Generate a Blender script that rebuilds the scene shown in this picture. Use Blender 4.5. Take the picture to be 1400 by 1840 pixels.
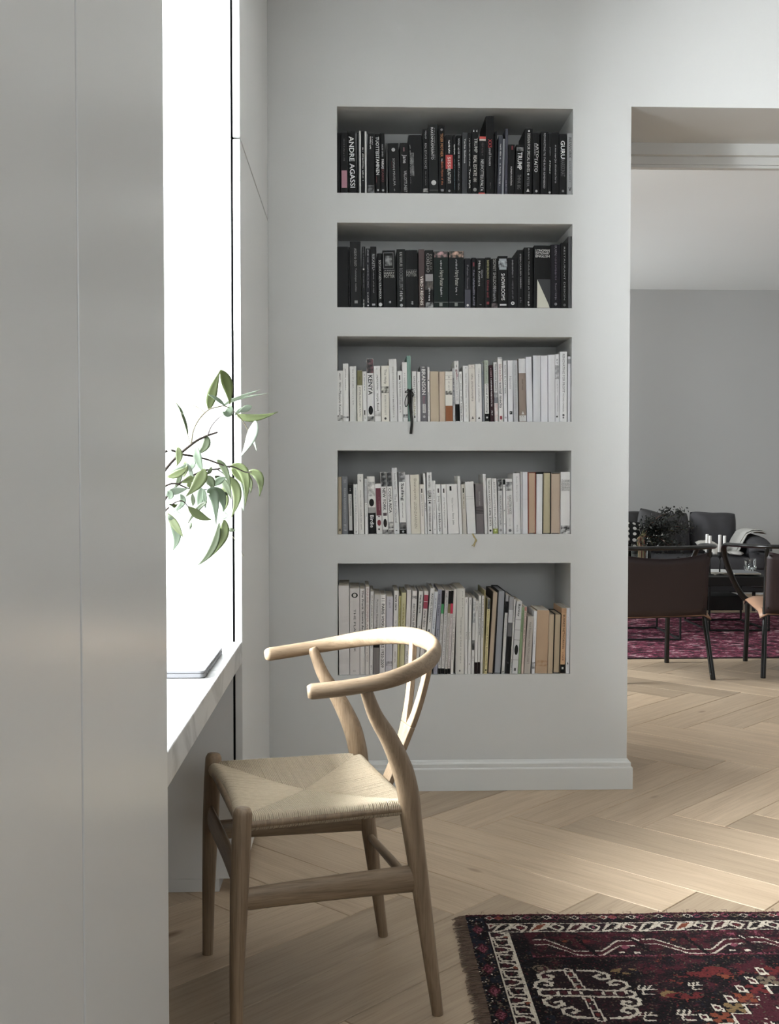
import bpy, bmesh, math, random
import numpy as np
from mathutils import Vector, Matrix

for _o in list(bpy.data.objects):
    bpy.data.objects.remove(_o, do_unlink=True)
scene = bpy.context.scene
COL = scene.collection
random.seed(7)
PI = math.pi

# ------------------------------------------------------------------ camera
FPX, CX, CY = 2000.0, 700.0, 920.0        # focal length and centre for the 1400 x 1840 frame
EYE = Vector((0.0, 0.0, 1.1267))
_th = math.atan(67.0 / FPX)
_ps = math.atan(0.032 * math.cos(_th))
C_R = Vector((math.cos(_ps), -math.sin(_ps), 0))
C_F = Vector((math.sin(_ps) * math.cos(_th), math.cos(_ps) * math.cos(_th), -math.sin(_th)))
C_U = C_R.cross(C_F)
cam_d = bpy.data.cameras.new('camera')
cam_d.sensor_fit = 'HORIZONTAL'
cam_d.sensor_width = 36.0
cam_d.lens = 36.0 * FPX / 1400.0
cam_d.clip_start = 0.02
cam = bpy.data.objects.new('camera', cam_d)
COL.objects.link(cam)
m3 = Matrix((C_R, C_U, -C_F)).transposed()
cam.matrix_world = Matrix.Translation(EYE) @ m3.to_4x4()
scene.camera = cam

# ------------------------------------------------------------------ world, daylight, exposure
scene.view_settings.view_transform = 'Standard'
scene.view_settings.look = 'None'
scene.view_settings.exposure = 0.27
scene.view_settings.gamma = 1.0
scene.view_settings.use_curve_mapping = False
scene.cycles.caustics_reflective = False
scene.cycles.caustics_refractive = False
scene.cycles.max_bounces = 8
world = bpy.data.worlds.new('overcast_sky')
world.use_nodes = True
bg = world.node_tree.nodes['Background']
bg.inputs[0].default_value = (0.93, 0.96, 1.0, 1)
bg.inputs[1].default_value = 0.5
scene.world = world

def daylight(name, loc, rot, sx, sy, energy, col=(0.93, 0.955, 0.985)):
    """area light outside one window: overcast sky, plus added fill at the rear"""
    d = bpy.data.lights.new(name, 'AREA')
    d.shape = 'RECTANGLE'
    d.size, d.size_y = sx, sy
    d.energy = energy
    d.color = col
    o = bpy.data.objects.new(name, d)
    o.location = loc
    o.rotation_euler = rot
    COL.objects.link(o)
    return o
# overcast sky seen through the windows: bright panels outside the glass, most set high and tilted down
daylight('daylight_desk_window', (-1.9, 2.2, 2.15), (0, -PI / 2 + 0.42, 0), 2.4, 2.0, 1500)
daylight('daylight_lounge_window', (-1.75, 6.2, 2.1), (0, -PI / 2 + 0.35, 0), 2.0, 1.2, 380)
daylight('daylight_lounge_window_b', (-1.6, 9.45, 1.1), (0, -PI / 2 - 0.2, 0), 1.6, 1.4, 170)  # low panel tilted up to brighten the far lounge ceiling
daylight('rear_fill_light', (1.6, -2.75, 2.1), (PI / 2 - 0.25, 0, 0), 2.3, 1.7, 75)  # added fill through a made-up window behind the camera

# ------------------------------------------------------------------ projection helpers (true distances)
def ray(px, py):
    return C_F + C_R * ((px - CX) / FPX) - C_U * ((py - CY) / FPX)
def at(px, py, Y):
    d = ray(px, py)
    return EYE + d * (Y / d.y)
def onz(px, py, z):
    d = ray(px, py)
    return EYE + d * ((z - EYE.z) / d.z)

# ------------------------------------------------------------------ materials
def lin(c):
    c = c / 255.0
    return c / 12.92 if c <= 0.04045 else ((c + 0.055) / 1.055) ** 2.4
def rgb(r, g, b):
    return (lin(r), lin(g), lin(b), 1)
MATS = {}
def mat(name, col, rough=0.6, var=0.06, scale=8.0, bump=0.0, bscale=120.0, stretch=(1, 1, 1), metal=0.0, spec=0.5, trans=0.0, coat=0.0):
    """principled material with procedural noise colour variation and relief"""
    if name in MATS:
        return MATS[name]
    m = bpy.data.materials.new(name)
    m.use_nodes = True
    nt = m.node_tree
    b = nt.nodes['Principled BSDF']
    tc = nt.nodes.new('ShaderNodeTexCoord')
    mp = nt.nodes.new('ShaderNodeMapping')
    mp.inputs['Scale'].default_value = stretch
    nt.links.new(tc.outputs['Object'], mp.inputs[0])
    if var > 0:
        n = nt.nodes.new('ShaderNodeTexNoise')
        n.inputs['Scale'].default_value = scale
        n.inputs['Detail'].default_value = 5
        nt.links.new(mp.outputs[0], n.inputs['Vector'])
        mx = nt.nodes.new('ShaderNodeMix')
        mx.data_type = 'RGBA'
        mx.inputs[6].default_value = tuple(max(0, c * (1 - var)) for c in col[:3]) + (1,)
        mx.inputs[7].default_value = tuple(min(1, c * (1 + var)) for c in col[:3]) + (1,)
        nt.links.new(n.outputs[0], mx.inputs[0])
        nt.links.new(mx.outputs[2], b.inputs['Base Color'])
    else:
        b.inputs['Base Color'].default_value = col
    b.inputs['Roughness'].default_value = rough
    b.inputs['Metallic'].default_value = metal
    b.inputs['Specular IOR Level'].default_value = spec
    b.inputs['Transmission Weight'].default_value = trans
    b.inputs['Coat Weight'].default_value = coat
    if bump > 0:
        n2 = nt.nodes.new('ShaderNodeTexNoise')
        n2.inputs['Scale'].default_value = bscale
        n2.inputs['Detail'].default_value = 3
        nt.links.new(mp.outputs[0], n2.inputs['Vector'])
        bp = nt.nodes.new('ShaderNodeBump')
        bp.inputs['Strength'].default_value = bump
        bp.inputs['Distance'].default_value = 0.01
        nt.links.new(n2.outputs[0], bp.inputs['Height'])
        nt.links.new(bp.outputs[0], b.inputs['Normal'])
    MATS[name] = m
    return m

def flat(r, g, b, rough=0.55):
    """plain printed or painted colour, one material for each colour"""
    dark = r + g + b < 150
    c = rgb(r, g, b)
    if dark:                     # near-black cloth and matt laminate
        c = (c[0] * 0.55, c[1] * 0.55, c[2] * 0.55, 1)
    return mat('print_%d_%d_%d_%d' % (r, g, b, int(rough * 100)), c, rough, var=0.05, scale=30, spec=0.2 if dark else 0.4)

def wood(name, light, dark, rough=0.5, grain=9.0, along=0, rand=False, contrast=1.0, knots=False, bump=0.08, pores=0.8):
    """oak: streaks stretched along one axis, optional random shift for each object"""
    if name in MATS:
        return MATS[name]
    m = bpy.data.materials.new(name)
    m.use_nodes = True
    nt = m.node_tree
    L = nt.links.new
    b = nt.nodes['Principled BSDF']
    tc = nt.nodes.new('ShaderNodeTexCoord')
    mp = nt.nodes.new('ShaderNodeMapping')
    s = [grain * 3.2] * 3
    s[along] = grain * 0.22
    mp.inputs['Scale'].default_value = s
    vec = tc.outputs['Object']
    oi = nt.nodes.new('ShaderNodeObjectInfo')
    if rand:
        cmb = nt.nodes.new('ShaderNodeCombineXYZ')
        for i, k in enumerate((37.0, 91.0, 53.0)):
            mu = nt.nodes.new('ShaderNodeMath')
            mu.operation = 'MULTIPLY'
            mu.inputs[1].default_value = k
            L(oi.outputs['Random'], mu.inputs[0])
            L(mu.outputs[0], cmb.inputs[i])
        ad = nt.nodes.new('ShaderNodeVectorMath')
        ad.operation = 'ADD'
        L(vec, ad.inputs[0])
        L(cmb.outputs[0], ad.inputs[1])
        vec = ad.outputs[0]
    L(vec, mp.inputs[0])
    n = nt.nodes.new('ShaderNodeTexNoise')
    n.inputs['Scale'].default_value = 1.0
    n.inputs['Detail'].default_value = 7
    n.inputs['Roughness'].default_value = 0.62
    n.inputs['Distortion'].default_value = 1.4
    L(mp.outputs[0], n.inputs['Vector'])
    r = nt.nodes.new('ShaderNodeValToRGB')
    r.color_ramp.elements[0].position = 0.5 - 0.22 / contrast
    r.color_ramp.elements[1].position = 0.5 + 0.2 / contrast
    r.color_ramp.elements[0].color = dark
    r.color_ramp.elements[1].color = light
    L(n.outputs[0], r.inputs[0])
    # fine pores
    mp2 = nt.nodes.new('ShaderNodeMapping')
    s2 = [grain * 30] * 3
    s2[along] = grain * 1.1
    mp2.inputs['Scale'].default_value = s2
    L(vec, mp2.inputs[0])
    n2 = nt.nodes.new('ShaderNodeTexNoise')
    n2.inputs['Scale'].default_value = 1.0
    n2.inputs['Detail'].default_value = 3
    L(mp2.outputs[0], n2.inputs['Vector'])
    r2 = nt.nodes.new('ShaderNodeValToRGB')
    r2.color_ramp.elements[0].position = 0.30
    r2.color_ramp.elements[1].position = 0.52
    r2.color_ramp.elements[0].color = (0.72, 0.68, 0.64, 1)
    r2.color_ramp.elements[1].color = (1, 1, 1, 1)
    L(n2.outputs[0], r2.inputs[0])
    mx = nt.nodes.new('ShaderNodeMix')
    mx.data_type = 'RGBA'
    mx.blend_type = 'MULTIPLY'
    mx.inputs[0].default_value = pores
    L(r.outputs[0], mx.inputs[6])
    L(r2.outputs[0], mx.inputs[7])
    col = mx.outputs[2]
    if rand:
        hs = nt.nodes.new('ShaderNodeHueSaturation')
        mr = nt.nodes.new('ShaderNodeMapRange')
        mr.inputs[3].default_value = 0.74
        mr.inputs[4].default_value = 1.12
        L(oi.outputs['Random'], mr.inputs[0])
        L(mr.outputs[0], hs.inputs['Value'])
        L(col, hs.inputs['Color'])
        col = hs.outputs[0]
    if knots:
        vo = nt.nodes.new('ShaderNodeTexVoronoi')
        vo.inputs['Scale'].default_value = 2.6
        mpk = nt.nodes.new('ShaderNodeMapping')
        sk = [1.6] * 3
        sk[along] = 0.7
        mpk.inputs['Scale'].default_value = sk
        L(vec, mpk.inputs[0])
        L(mpk.outputs[0], vo.inputs['Vector'])
        rk = nt.nodes.new('ShaderNodeValToRGB')
        rk.color_ramp.elements[0].position = 0.02
        rk.color_ramp.elements[1].position = 0.075
        rk.color_ramp.elements[0].color = (0.36, 0.27, 0.2, 1)
        rk.color_ramp.elements[1].color = (1, 1, 1, 1)
        L(vo.outputs['Distance'], rk.inputs[0])
        mk = nt.nodes.new('ShaderNodeMix')
        mk.data_type = 'RGBA'
        mk.blend_type = 'MULTIPLY'
        mk.inputs[0].default_value = 0.9
        L(col, mk.inputs[6])
        L(rk.outputs[0], mk.inputs[7])
        col = mk.outputs[2]
    L(col, b.inputs['Base Color'])
    b.inputs['Roughness'].default_value = rough
    bp = nt.nodes.new('ShaderNodeBump')
    bp.inputs['Strength'].default_value = bump
    bp.inputs['Distance'].default_value = 0.002
    L(n2.outputs[0], bp.inputs['Height'])
    L(bp.outputs[0], b.inputs['Normal'])
    MATS[name] = m
    return m

def glass_mat(name, tint=(0.97, 0.985, 0.98, 1), solid=False):
    if name in MATS:
        return MATS[name]
    m = bpy.data.materials.new(name)
    m.use_nodes = True
    nt = m.node_tree
    if solid:
        b = nt.nodes['Principled BSDF']
        b.inputs['Base Color'].default_value = tint
        b.inputs['Transmission Weight'].default_value = 1
        b.inputs['Roughness'].default_value = 0.02
        b.inputs['IOR'].default_value = 1.48
    else:
        nt.nodes.remove(nt.nodes['Principled BSDF'])
        out = nt.nodes['Material Output']
        tr = nt.nodes.new('ShaderNodeBsdfTransparent')
        tr.inputs[0].default_value = tint
        gl = nt.nodes.new('ShaderNodeBsdfGlossy')
        gl.inputs['Roughness'].default_value = 0.02
        fr = nt.nodes.new('ShaderNodeFresnel')
        fr.inputs[0].default_value = 1.45
        mx = nt.nodes.new('ShaderNodeMixShader')
        nt.links.new(fr.outputs[0], mx.inputs[0])
        nt.links.new(tr.outputs[0], mx.inputs[1])
        nt.links.new(gl.outputs[0], mx.inputs[2])
        nt.links.new(mx.outputs[0], out.inputs[0])
    MATS[name] = m
    return m

M_WALL = mat('wall_paint', rgb(203, 203, 202), 0.85, var=0.015, scale=2, bump=0.03, bscale=160)
M_WALL2 = mat('wall_unseen_dark', rgb(165, 165, 164), 0.85, var=0.015, scale=2)  # unseen walls made darker to lower the bounced fill
M_CEIL = mat('ceiling_paint', rgb(232, 232, 230), 0.9, var=0.015, scale=2)
M_TRIM = mat('trim_paint', rgb(210, 210, 208), 0.5, var=0.015)
M_CAB = mat('cabinet_lacquer', rgb(220, 220, 219), 0.3, var=0.012, scale=1.5, spec=0.75)
M_GAP_SHADE = mat('door_gap_shade', rgb(7, 7, 7), 0.9, spec=0.1)  # black stands in for shade in the door gaps
M_FRAME = mat('window_paint', rgb(235, 235, 233), 0.45)

# ------------------------------------------------------------------ mesh helpers
class MB:
    def __init__(s):
        s.v, s.f, s.mi = [], [], []
    def add(s, vs, fs, mi=0):
        b = len(s.v)
        s.v.extend(tuple(x) for x in vs)
        s.f.extend(tuple(b + i for i in f) for f in fs)
        s.mi.extend([mi] * len(fs))
        return s
    def box(s, x0, x1, y0, y1, z0, z1, mi=0):
        v = [(x0, y0, z0), (x1, y0, z0), (x1, y1, z0), (x0, y1, z0), (x0, y0, z1), (x1, y0, z1), (x1, y1, z1), (x0, y1, z1)]
        return s.add(v, [(0, 3, 2, 1), (4, 5, 6, 7), (0, 1, 5, 4), (1, 2, 6, 5), (2, 3, 7, 6), (3, 0, 4, 7)], mi)
    def prism(s, poly, y0, y1, axis='y', mi=0):
        """poly: 2D outline; extruded along axis. axis y: (x,z); x: (y,z); z: (x,y)"""
        n = len(poly)
        def P(p, t):
            return (p[0], t, p[1]) if axis == 'y' else ((t, p[0], p[1]) if axis == 'x' else (p[0], p[1], t))
        v = [P(p, y0) for p in poly] + [P(p, y1) for p in poly]
        f = [tuple(range(n)), tuple(range(2 * n - 1, n - 1, -1))]
        f += [(i, i + n, (i + 1) % n + n, (i + 1) % n) for i in range(n)]
        return s.add(v, f, mi)
    def tube(s, pts, rad, seg=10, ref=None, cap='round', mi=0):
        """pts: points, rad: radius or list of r or (across, along ref)"""
        pts = [Vector(p) for p in pts]
        n = len(pts)
        if not isinstance(rad, (list,)):
            rad = [rad] * n
        rad = [(r, r) if not isinstance(r, tuple) else r for r in rad]
        tang = []
        for i in range(n):
            t = pts[min(i + 1, n - 1)] - pts[max(i - 1, 0)]
            tang.append(t.normalized())
        if ref is None:
            a = Vector((0, 0, 1)) if abs(tang[0].z) < 0.9 else Vector((1, 0, 0))
        else:
            a = Vector(ref)
        rings = []
        u = (a - tang[0] * a.dot(tang[0])).normalized()
        for i in range(n):
            t = tang[i]
            if ref is not None:
                u = (a - t * a.dot(t))
                u = u.normalized() if u.length > 1e-6 else Vector((1, 0, 0))
            else:
                u = (u - t * u.dot(t)).normalized()
            w = t.cross(u)
            rings.append((pts[i], t, u, w, rad[i]))
        out = []
        if cap == 'round':
            P, t, u, w, r = rings[0]
            m = min(r)
            for k in (0.35, 0.75):
                c = math.sqrt(1 - (1 - k) ** 2)
                out.append((P - t * (m * (1 - k)), u, w, (r[0] * c, r[1] * c)))
        out += [(P, u, w, r) for P, t, u, w, r in rings]
        if cap == 'round':
            P, t, u, w, r = rings[-1]
            m = min(r)
            for k in (0.75, 0.35):
                c = math.sqrt(1 - (1 - k) ** 2)
                out.append((P + t * (m * (1 - k)), u, w, (r[0] * c, r[1] * c)))
        vs = []
        for P, u, w, r in out:
            for k in range(seg):
                an = 2 * PI * k / seg
                vs.append(P + w * (r[0] * math.cos(an)) + u * (r[1] * math.sin(an)))
        fs = []
        for i in range(len(out) - 1):
            for k in range(seg):
                k2 = (k + 1) % seg
                fs.append((i * seg + k, i * seg + k2, (i + 1) * seg + k2, (i + 1) * seg + k))
        if cap:
            fs.append(tuple(range(seg - 1, -1, -1)))
            e = (len(out) - 1) * seg
            fs.append(tuple(range(e, e + seg)))
        return s.add(vs, fs, mi)
    def lathe(s, prof, c=(0, 0, 0), seg=24, mi=0):
        """prof: (radius, z)"""
        vs, fs = [], []
        n = len(prof)
        for r, z in prof:
            for k in range(seg):
                a = 2 * PI * k / seg
                vs.append((c[0] + r * math.cos(a), c[1] + r * math.sin(a), c[2] + z))
        for i in range(n - 1):
            for k in range(seg):
                k2 = (k + 1) % seg
                fs.append((i * seg + k, i * seg + k2, (i + 1) * seg + k2, (i + 1) * seg + k))
        if prof[0][0] > 1e-5:
            fs.append(tuple(range(seg - 1, -1, -1)))
        if prof[-1][0] > 1e-5:
            fs.append(tuple(range((n - 1) * seg, n * seg)))
        return s.add(vs, fs, mi)
    def sheet(s, grid, thick=0.0, mi=0):
        """grid: rows of points; thick > 0 closes it to a slab along local normals"""
        R, Cn = len(grid), len(grid[0])
        top = [Vector(p) for row in grid for p in row]
        fs = [(i * Cn + j, i * Cn + j + 1, (i + 1) * Cn + j + 1, (i + 1) * Cn + j) for i in range(R - 1) for j in range(Cn - 1)]
        if thick == 0:
            return s.add(top, fs, mi)
        nor = []
        for i in range(R):
            for j in range(Cn):
                du = top[min(i + 1, R - 1) * Cn + j] - top[max(i - 1, 0) * Cn + j]
                dv = top[i * Cn + min(j + 1, Cn - 1)] - top[i * Cn + max(j - 1, 0)]
                k = dv.cross(du)
                nor.append(k.normalized() if k.length > 1e-9 else Vector((0, 0, 1)))
        bot = [p - q * thick for p, q in zip(top, nor)]
        N = R * Cn
        f2 = [tuple(reversed([N + k for k in f])) for f in fs]
        edge = [j for j in range(Cn)] + [i * Cn + Cn - 1 for i in range(1, R)] + [(R - 1) * Cn + j for j in range(Cn - 2, -1, -1)] + [i * Cn for i in range(R - 2, 0, -1)]
        f3 = [(edge[k], edge[(k + 1) % len(edge)], N + edge[(k + 1) % len(edge)], N + edge[k]) for k in range(len(edge))]
        return s.add(top + bot, fs + f2 + f3, mi)
    def mesh(s, name, mats, smooth=False):
        me = bpy.data.meshes.new(name)
        me.from_pydata(s.v, [], s.f)
        for m in (mats if isinstance(mats, (list, tuple)) else [mats]):
            me.materials.append(m)
        if any(s.mi):
            me.polygons.foreach_set('material_index', s.mi)
        bm = bmesh.new()
        bm.from_mesh(me)
        bmesh.ops.recalc_face_normals(bm, faces=bm.faces)
        bm.to_mesh(me)
        bm.free()
        if smooth:
            me.polygons.foreach_set('use_smooth', [True] * len(me.polygons))
            if smooth != 'all':
                try:
                    me.set_sharp_from_angle(angle=math.radians(40))
                except Exception:
                    pass
        me.update()
        return me
    def build(s, name, mats, parent=None, smooth=False, bevel=0.0):
        o = bpy.data.objects.new(name, s.mesh(name, mats, smooth))
        COL.objects.link(o)
        if parent is not None:
            o.parent = parent
        if bevel > 0:
            bv = o.modifiers.new('edge', 'BEVEL')
            bv.width = bevel
            bv.segments = 2
            bv.limit_method = 'ANGLE'
        return o

def obj(name, me, parent=None):
    o = bpy.data.objects.new(name, me)
    COL.objects.link(o)
    if parent is not None:
        o.parent = parent
    return o
def empty(name, loc=(0, 0, 0), rz=0.0):
    o = bpy.data.objects.new(name, None)
    o.empty_display_size = 0.05
    o.location = loc
    o.rotation_euler = (0, 0, rz)
    COL.objects.link(o)
    return o
def tag(o, label, cat, group=None):
    o['label'] = label
    o['category'] = cat
    if group:
        o['group'] = group
    return o
def struct(o):
    o['kind'] = 'structure'
    return o
def spline(pts, n=8):
    """Catmull-Rom through the points"""
    P = [Vector(p) for p in pts]
    P = [P[0] * 2 - P[1]] + P + [P[-1] * 2 - P[-2]]
    out = []
    for i in range(1, len(P) - 2):
        for k in range(n):
            t = k / n
            a, b, c, d = P[i - 1], P[i], P[i + 1], P[i + 2]
            out.append(0.5 * ((2 * b) + (c - a) * t + (2 * a - 5 * b + 4 * c - d) * t * t + (3 * b - a - 3 * c + d) * t ** 3))
    out.append(P[-2])
    return out
def lerp(a, b, t):
    return a + (b - a) * t
def subsurf(o, lv=2):
    m = o.modifiers.new('smooth', 'SUBSURF')
    m.levels = lv
    m.render_levels = lv
    return o

# ================================================================== ROOM
WY = 3.94            # face of the wall with the book niches
WB = 4.41            # its back face
CZ = 2.86            # ceiling
XL = -0.95           # window wall, inner face
XR = 5.0             # far side of both rooms
YF = 10.4            # end wall of the lounge
YN = -2.4            # wall behind the camera
CABX = -0.30         # front plane of the built-in cabinets
NX0, NX1 = at(606.5, 853, WY).x, at(1026.5, 853, WY).x
NICHE = [(at(816, b, WY).z, at(816, t, WY).z) for t, b in ((193.5, 348), (401.3, 553), (605, 757.5), (809.5, 960), (1012, 1212.3))]
ND = 0.31            # niche depth
OX0 = at(1131, 700, WY).x     # wall end, the opening begins
OX1 = 3.3
OZ = at(1260, 193, WY).z      # underside of the header

# ---- floor: slab and oak herringbone boards
fl = MB().box(XL, XR, YN, YF, -0.12, -0.006).build('floor', mat('floor_base', rgb(52, 40, 30), 0.9))
struct(fl)
PW, PL = 0.19, 0.963
M_OAK = wood('oak_board', rgb(204, 182, 156), rgb(168, 145, 120), rough=0.42, grain=6.0, along=0, rand=True, knots=True, contrast=0.62, bump=0.05, pores=0.5)
g = 0.0010
def plank_mesh():
    a, b, h, c = PL / 2 - g, PW / 2 - g, 0.0, 0.0014
    mb = MB()
    v = [(-a, -b, -0.006), (a, -b, -0.006), (a, b, -0.006), (-a, b, -0.006), (-a, -b, h - c), (a, -b, h - c), (a, b, h - c), (-a, b, h - c),
         (-a + c, -b + c, h), (a - c, -b + c, h), (a - c, b - c, h), (-a + c, b - c, h)]
    f = [(0, 3, 2, 1), (8, 9, 10, 11)]
    for i in range(4):
        j = (i + 1) % 4
        f += [(i, j, j + 4, i + 4), (i + 4, j + 4, j + 8, i + 8)]
    return mb.add(v, f).mesh('plank', M_OAK)
pm = plank_mesh()
U0 = (0.6597 - 2.9466) / math.sqrt(2) - PL
V0 = (0.6597 + 2.9466) / math.sqrt(2) - PW
SQ = math.sqrt(0.5)
spots = []
for j in range(-9, 12):              # rows
    for k in range(-60, 60):
        u, v = U0 + k * PW + j * PL, V0 + k * PW - j * PL
        for (uc, vc, an) in ((u + PL / 2, v + PW / 2, -PI / 4), (u + PL + PW / 2, v + PW - PL / 2, PI / 4)):
            x, y = (uc + vc) * SQ, (vc - uc) * SQ
            if XL - 0.2 < x < XR + 0.2 and YN - 0.2 < y < YF + 0.2:
                spots.append((x, y, an))
def in_view(x, y):
    if y < 1.5:
        return -1
    p = 636 + x / y * 2000
    q = 853 + 1.11 / y * 2000
    m = 0.5 / y * 2000
    if p < 300 - m or p > 1400 + m or q > 1840 + m * 0.9:
        return -1
    if y > WY + 0.7 and p < 1131 - m:
        return -1
    if y > 8.9:
        return -1
    return 1.0 / y
spots.sort(key=lambda s: -in_view(s[0], s[1]))
near = [s for s in spots if in_view(s[0], s[1]) > 0][:290]
rest = [s for s in spots if s not in near]
for x, y, an in near:
    o = obj('plank', pm, fl)
    o.location = (x, y, random.uniform(-0.0004, 0.0))
    o.rotation_euler = (0, 0, an + (PI if random.random() < 0.5 else 0))
mb = MB()
for x, y, an in rest:
    ca, sa = math.cos(an), math.sin(an)
    a, b = PL / 2 - g, PW / 2 - g
    mb.add([(x + ca * p - sa * q, y + sa * p + ca * q, -0.0004) for p, q in ((-a, -b), (a, -b), (a, b), (-a, b))], [(0, 1, 2, 3)])
o = mb.build('plank_field', wood('oak_far', rgb(204, 182, 156), rgb(168, 145, 120), rough=0.45, grain=5, along=1), fl)
o['kind'] = 'stuff'

# ---- niche wall with five recesses, opening with header
def niche_wall():
    mb = MB()
    def quad(a, b, c, d):
        mb.add([a, b, c, d], [(0, 1, 2, 3)])
    zs = [0.0]
    for b, t in reversed(NICHE):
        zs += [b, t]
    zs.append(CZ)
    xs = [XL, NX0, NX1, OX0]
    for i in range(len(zs) - 1):
        for j in range(3):
            if j == 1 and i % 2 == 1:
                continue
            quad((xs[j], WY, zs[i]), (xs[j + 1], WY, zs[i]), (xs[j + 1], WY, zs[i + 1]), (xs[j], WY, zs[i + 1]))
    for b, t in NICHE:
        y0, y1 = WY, WY + ND
        quad((NX0, y0, b), (NX1, y0, b), (NX1, y1, b), (NX0, y1, b))
        quad((NX0, y0, t), (NX1, y0, t), (NX1, y1, t), (NX0, y1, t))
        quad((NX0, y0, b), (NX0, y1, b), (NX0, y1, t), (NX0, y0, t))
        quad((NX1, y0, b), (NX1, y1, b), (NX1, y1, t), (NX1, y0, t))
        quad((NX0, y1, b), (NX1, y1, b), (NX1, y1, t), (NX0, y1, t))
    quad((XL, WB, 0), (OX0, WB, 0), (OX0, WB, CZ), (XL, WB, CZ))
    quad((OX0, WY, 0), (OX0, WB, 0), (OX0, WB, OZ), (OX0, WY, OZ))
    quad((XL, WY, CZ), (OX0, WY, CZ), (OX0, WB, CZ), (XL, WB, CZ))
    # header and the pier beyond the opening
    quad((OX0, WY, OZ), (OX1, WY, OZ), (OX1, WY, CZ), (OX0, WY, CZ))
    quad((OX0, WB, OZ), (OX1, WB, OZ), (OX1, WB, CZ), (OX0, WB, CZ))
    quad((OX0, WY, OZ), (OX1, WY, OZ), (OX1, WB, OZ), (OX0, WB, OZ))
    quad((OX1, WY, 0), (XR, WY, 0), (XR, WY, CZ), (OX1, WY, CZ))
    quad((OX1, WB, 0), (XR, WB, 0), (XR, WB, CZ), (OX1, WB, CZ))
    quad((OX1, WY, 0), (OX1, WB, 0), (OX1, WB, OZ), (OX1, WY, OZ))
    me = bpy.data.meshes.new('wall_back')
    me.from_pydata(mb.v, [], mb.f)
    me.materials.append(M_WALL)
    bm = bmesh.new()
    bm.from_mesh(me)
    bmesh.ops.remove_doubles(bm, verts=bm.verts, dist=1e-5)
    bm.to_mesh(me)
    bm.free()
    return obj('wall_back', me)
struct(niche_wall())

# head trim at the lounge side of the opening, stepped
t = MB().box(OX0, OX1, 4.36, WB, OZ - 0.045, OZ).box(OX0, OX1, 4.385, WB + 0.01, OZ - 0.076, OZ - 0.0455).box(OX0, OX1, 4.39, WB + 0.012, OZ - 0.0875, OZ - 0.0765)
struct(t.build('trim_1', M_TRIM))
t = MB().box(OX0, OX0 + 0.045, 4.36, WB, 0, OZ - 0.045).box(OX0, OX0 + 0.07, 4.385, WB + 0.01, 0, OZ - 0.076)
struct(t.build('trim_2', M_TRIM))
t = MB().box(OX1 - 0.045, OX1, 4.36, WB, 0, OZ - 0.045).box(OX1 - 0.07, OX1, 4.385, WB + 0.01, 0, OZ - 0.076)
struct(t.build('trim_3', M_TRIM))

# baseboard with a small stepped top, mitred round the wall end
PROF = [(0, 0), (0.018, 0), (0.018, 0.076), (0.0165, 0.079), (0.012, 0.081), (0.0125, 0.094), (0.010, 0.098), (0.006, 0.1), (0.003, 0.107), (0, 0.107)]
def baseboard(name, path):
    """path: list of (x, y, outward x, outward y) corners"""
    mb = MB()
    n = len(PROF)
    vs = []
    for x, y, ox, oy in path:
        vs += [(x + ox * d, y + oy * d, z + 0.0004) for d, z in PROF]
    fs = []
    for i in range(len(path) - 1):
        for k in range(n):
            k2 = (k + 1) % n
            fs.append((i * n + k, i * n + k2, (i + 1) * n + k2, (i + 1) * n + k))
    fs += [tuple(range(n)), tuple(range((len(path) - 1) * n, len(path) * n))]
    return struct(mb.add(vs, fs).build(name, M_TRIM))
baseboard('baseboard_back', [(CABX + 0.0005, WY, 0, -1), (OX0, WY, 1, -1), (OX0, 4.355, 1, 0)])
baseboard('baseboard_far', [(XL + 0.02, YF, 0, -1), (XR, YF, 0, -1)])
baseboard('baseboard_right', [(XR, YN, -1, 0), (XR, WY, -1, 0)])

# ---- window wall with three windows, rear wall with one added for fill light
WIN = [('window_1', 1.84, 2.94, 0.70, 2.48), ('window_2', 5.6, 6.8, 0.5, 2.45), ('window_3', 8.7, 10.15, 0.5, 2.45)]
mb = MB()
ys = [YN] + [v for w in WIN for v in (w[1], w[2])] + [YF]
for i in range(0, len(ys), 2):
    mb.box(XL - 0.2, XL, ys[i], ys[i + 1], 0, CZ)
for n, y0, y1, z0, z1 in WIN:
    mb.box(XL - 0.2, XL, y0, y1, 0, z0).box(XL - 0.2, XL, y0, y1, z1, CZ)
struct(mb.build('wall_left', M_WALL))
mb = MB().box(XL - 0.2, 0.7, YN - 0.2, YN, 0, CZ).box(2.5, XR, YN - 0.2, YN, 0, CZ).box(0.7, 2.5, YN - 0.2, YN, 0, 0.5).box(0.7, 2.5, YN - 0.2, YN, 2.6, CZ)
struct(mb.build('wall_front', M_WALL2))
struct(MB().box(XR, XR + 0.15, YN - 0.2, YF + 0.15, 0, CZ).build('wall_right', M_WALL2))
struct(MB().box(XL - 0.2, XR, YF, YF + 0.15, 0, CZ).build('wall_far', M_WALL))
struct(MB().box(XL - 0.2, XR + 0.15, YN - 0.2, YF + 0.15, CZ, CZ + 0.1).build('ceiling', M_CEIL))
M_PANE = glass_mat('window_glass')
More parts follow.
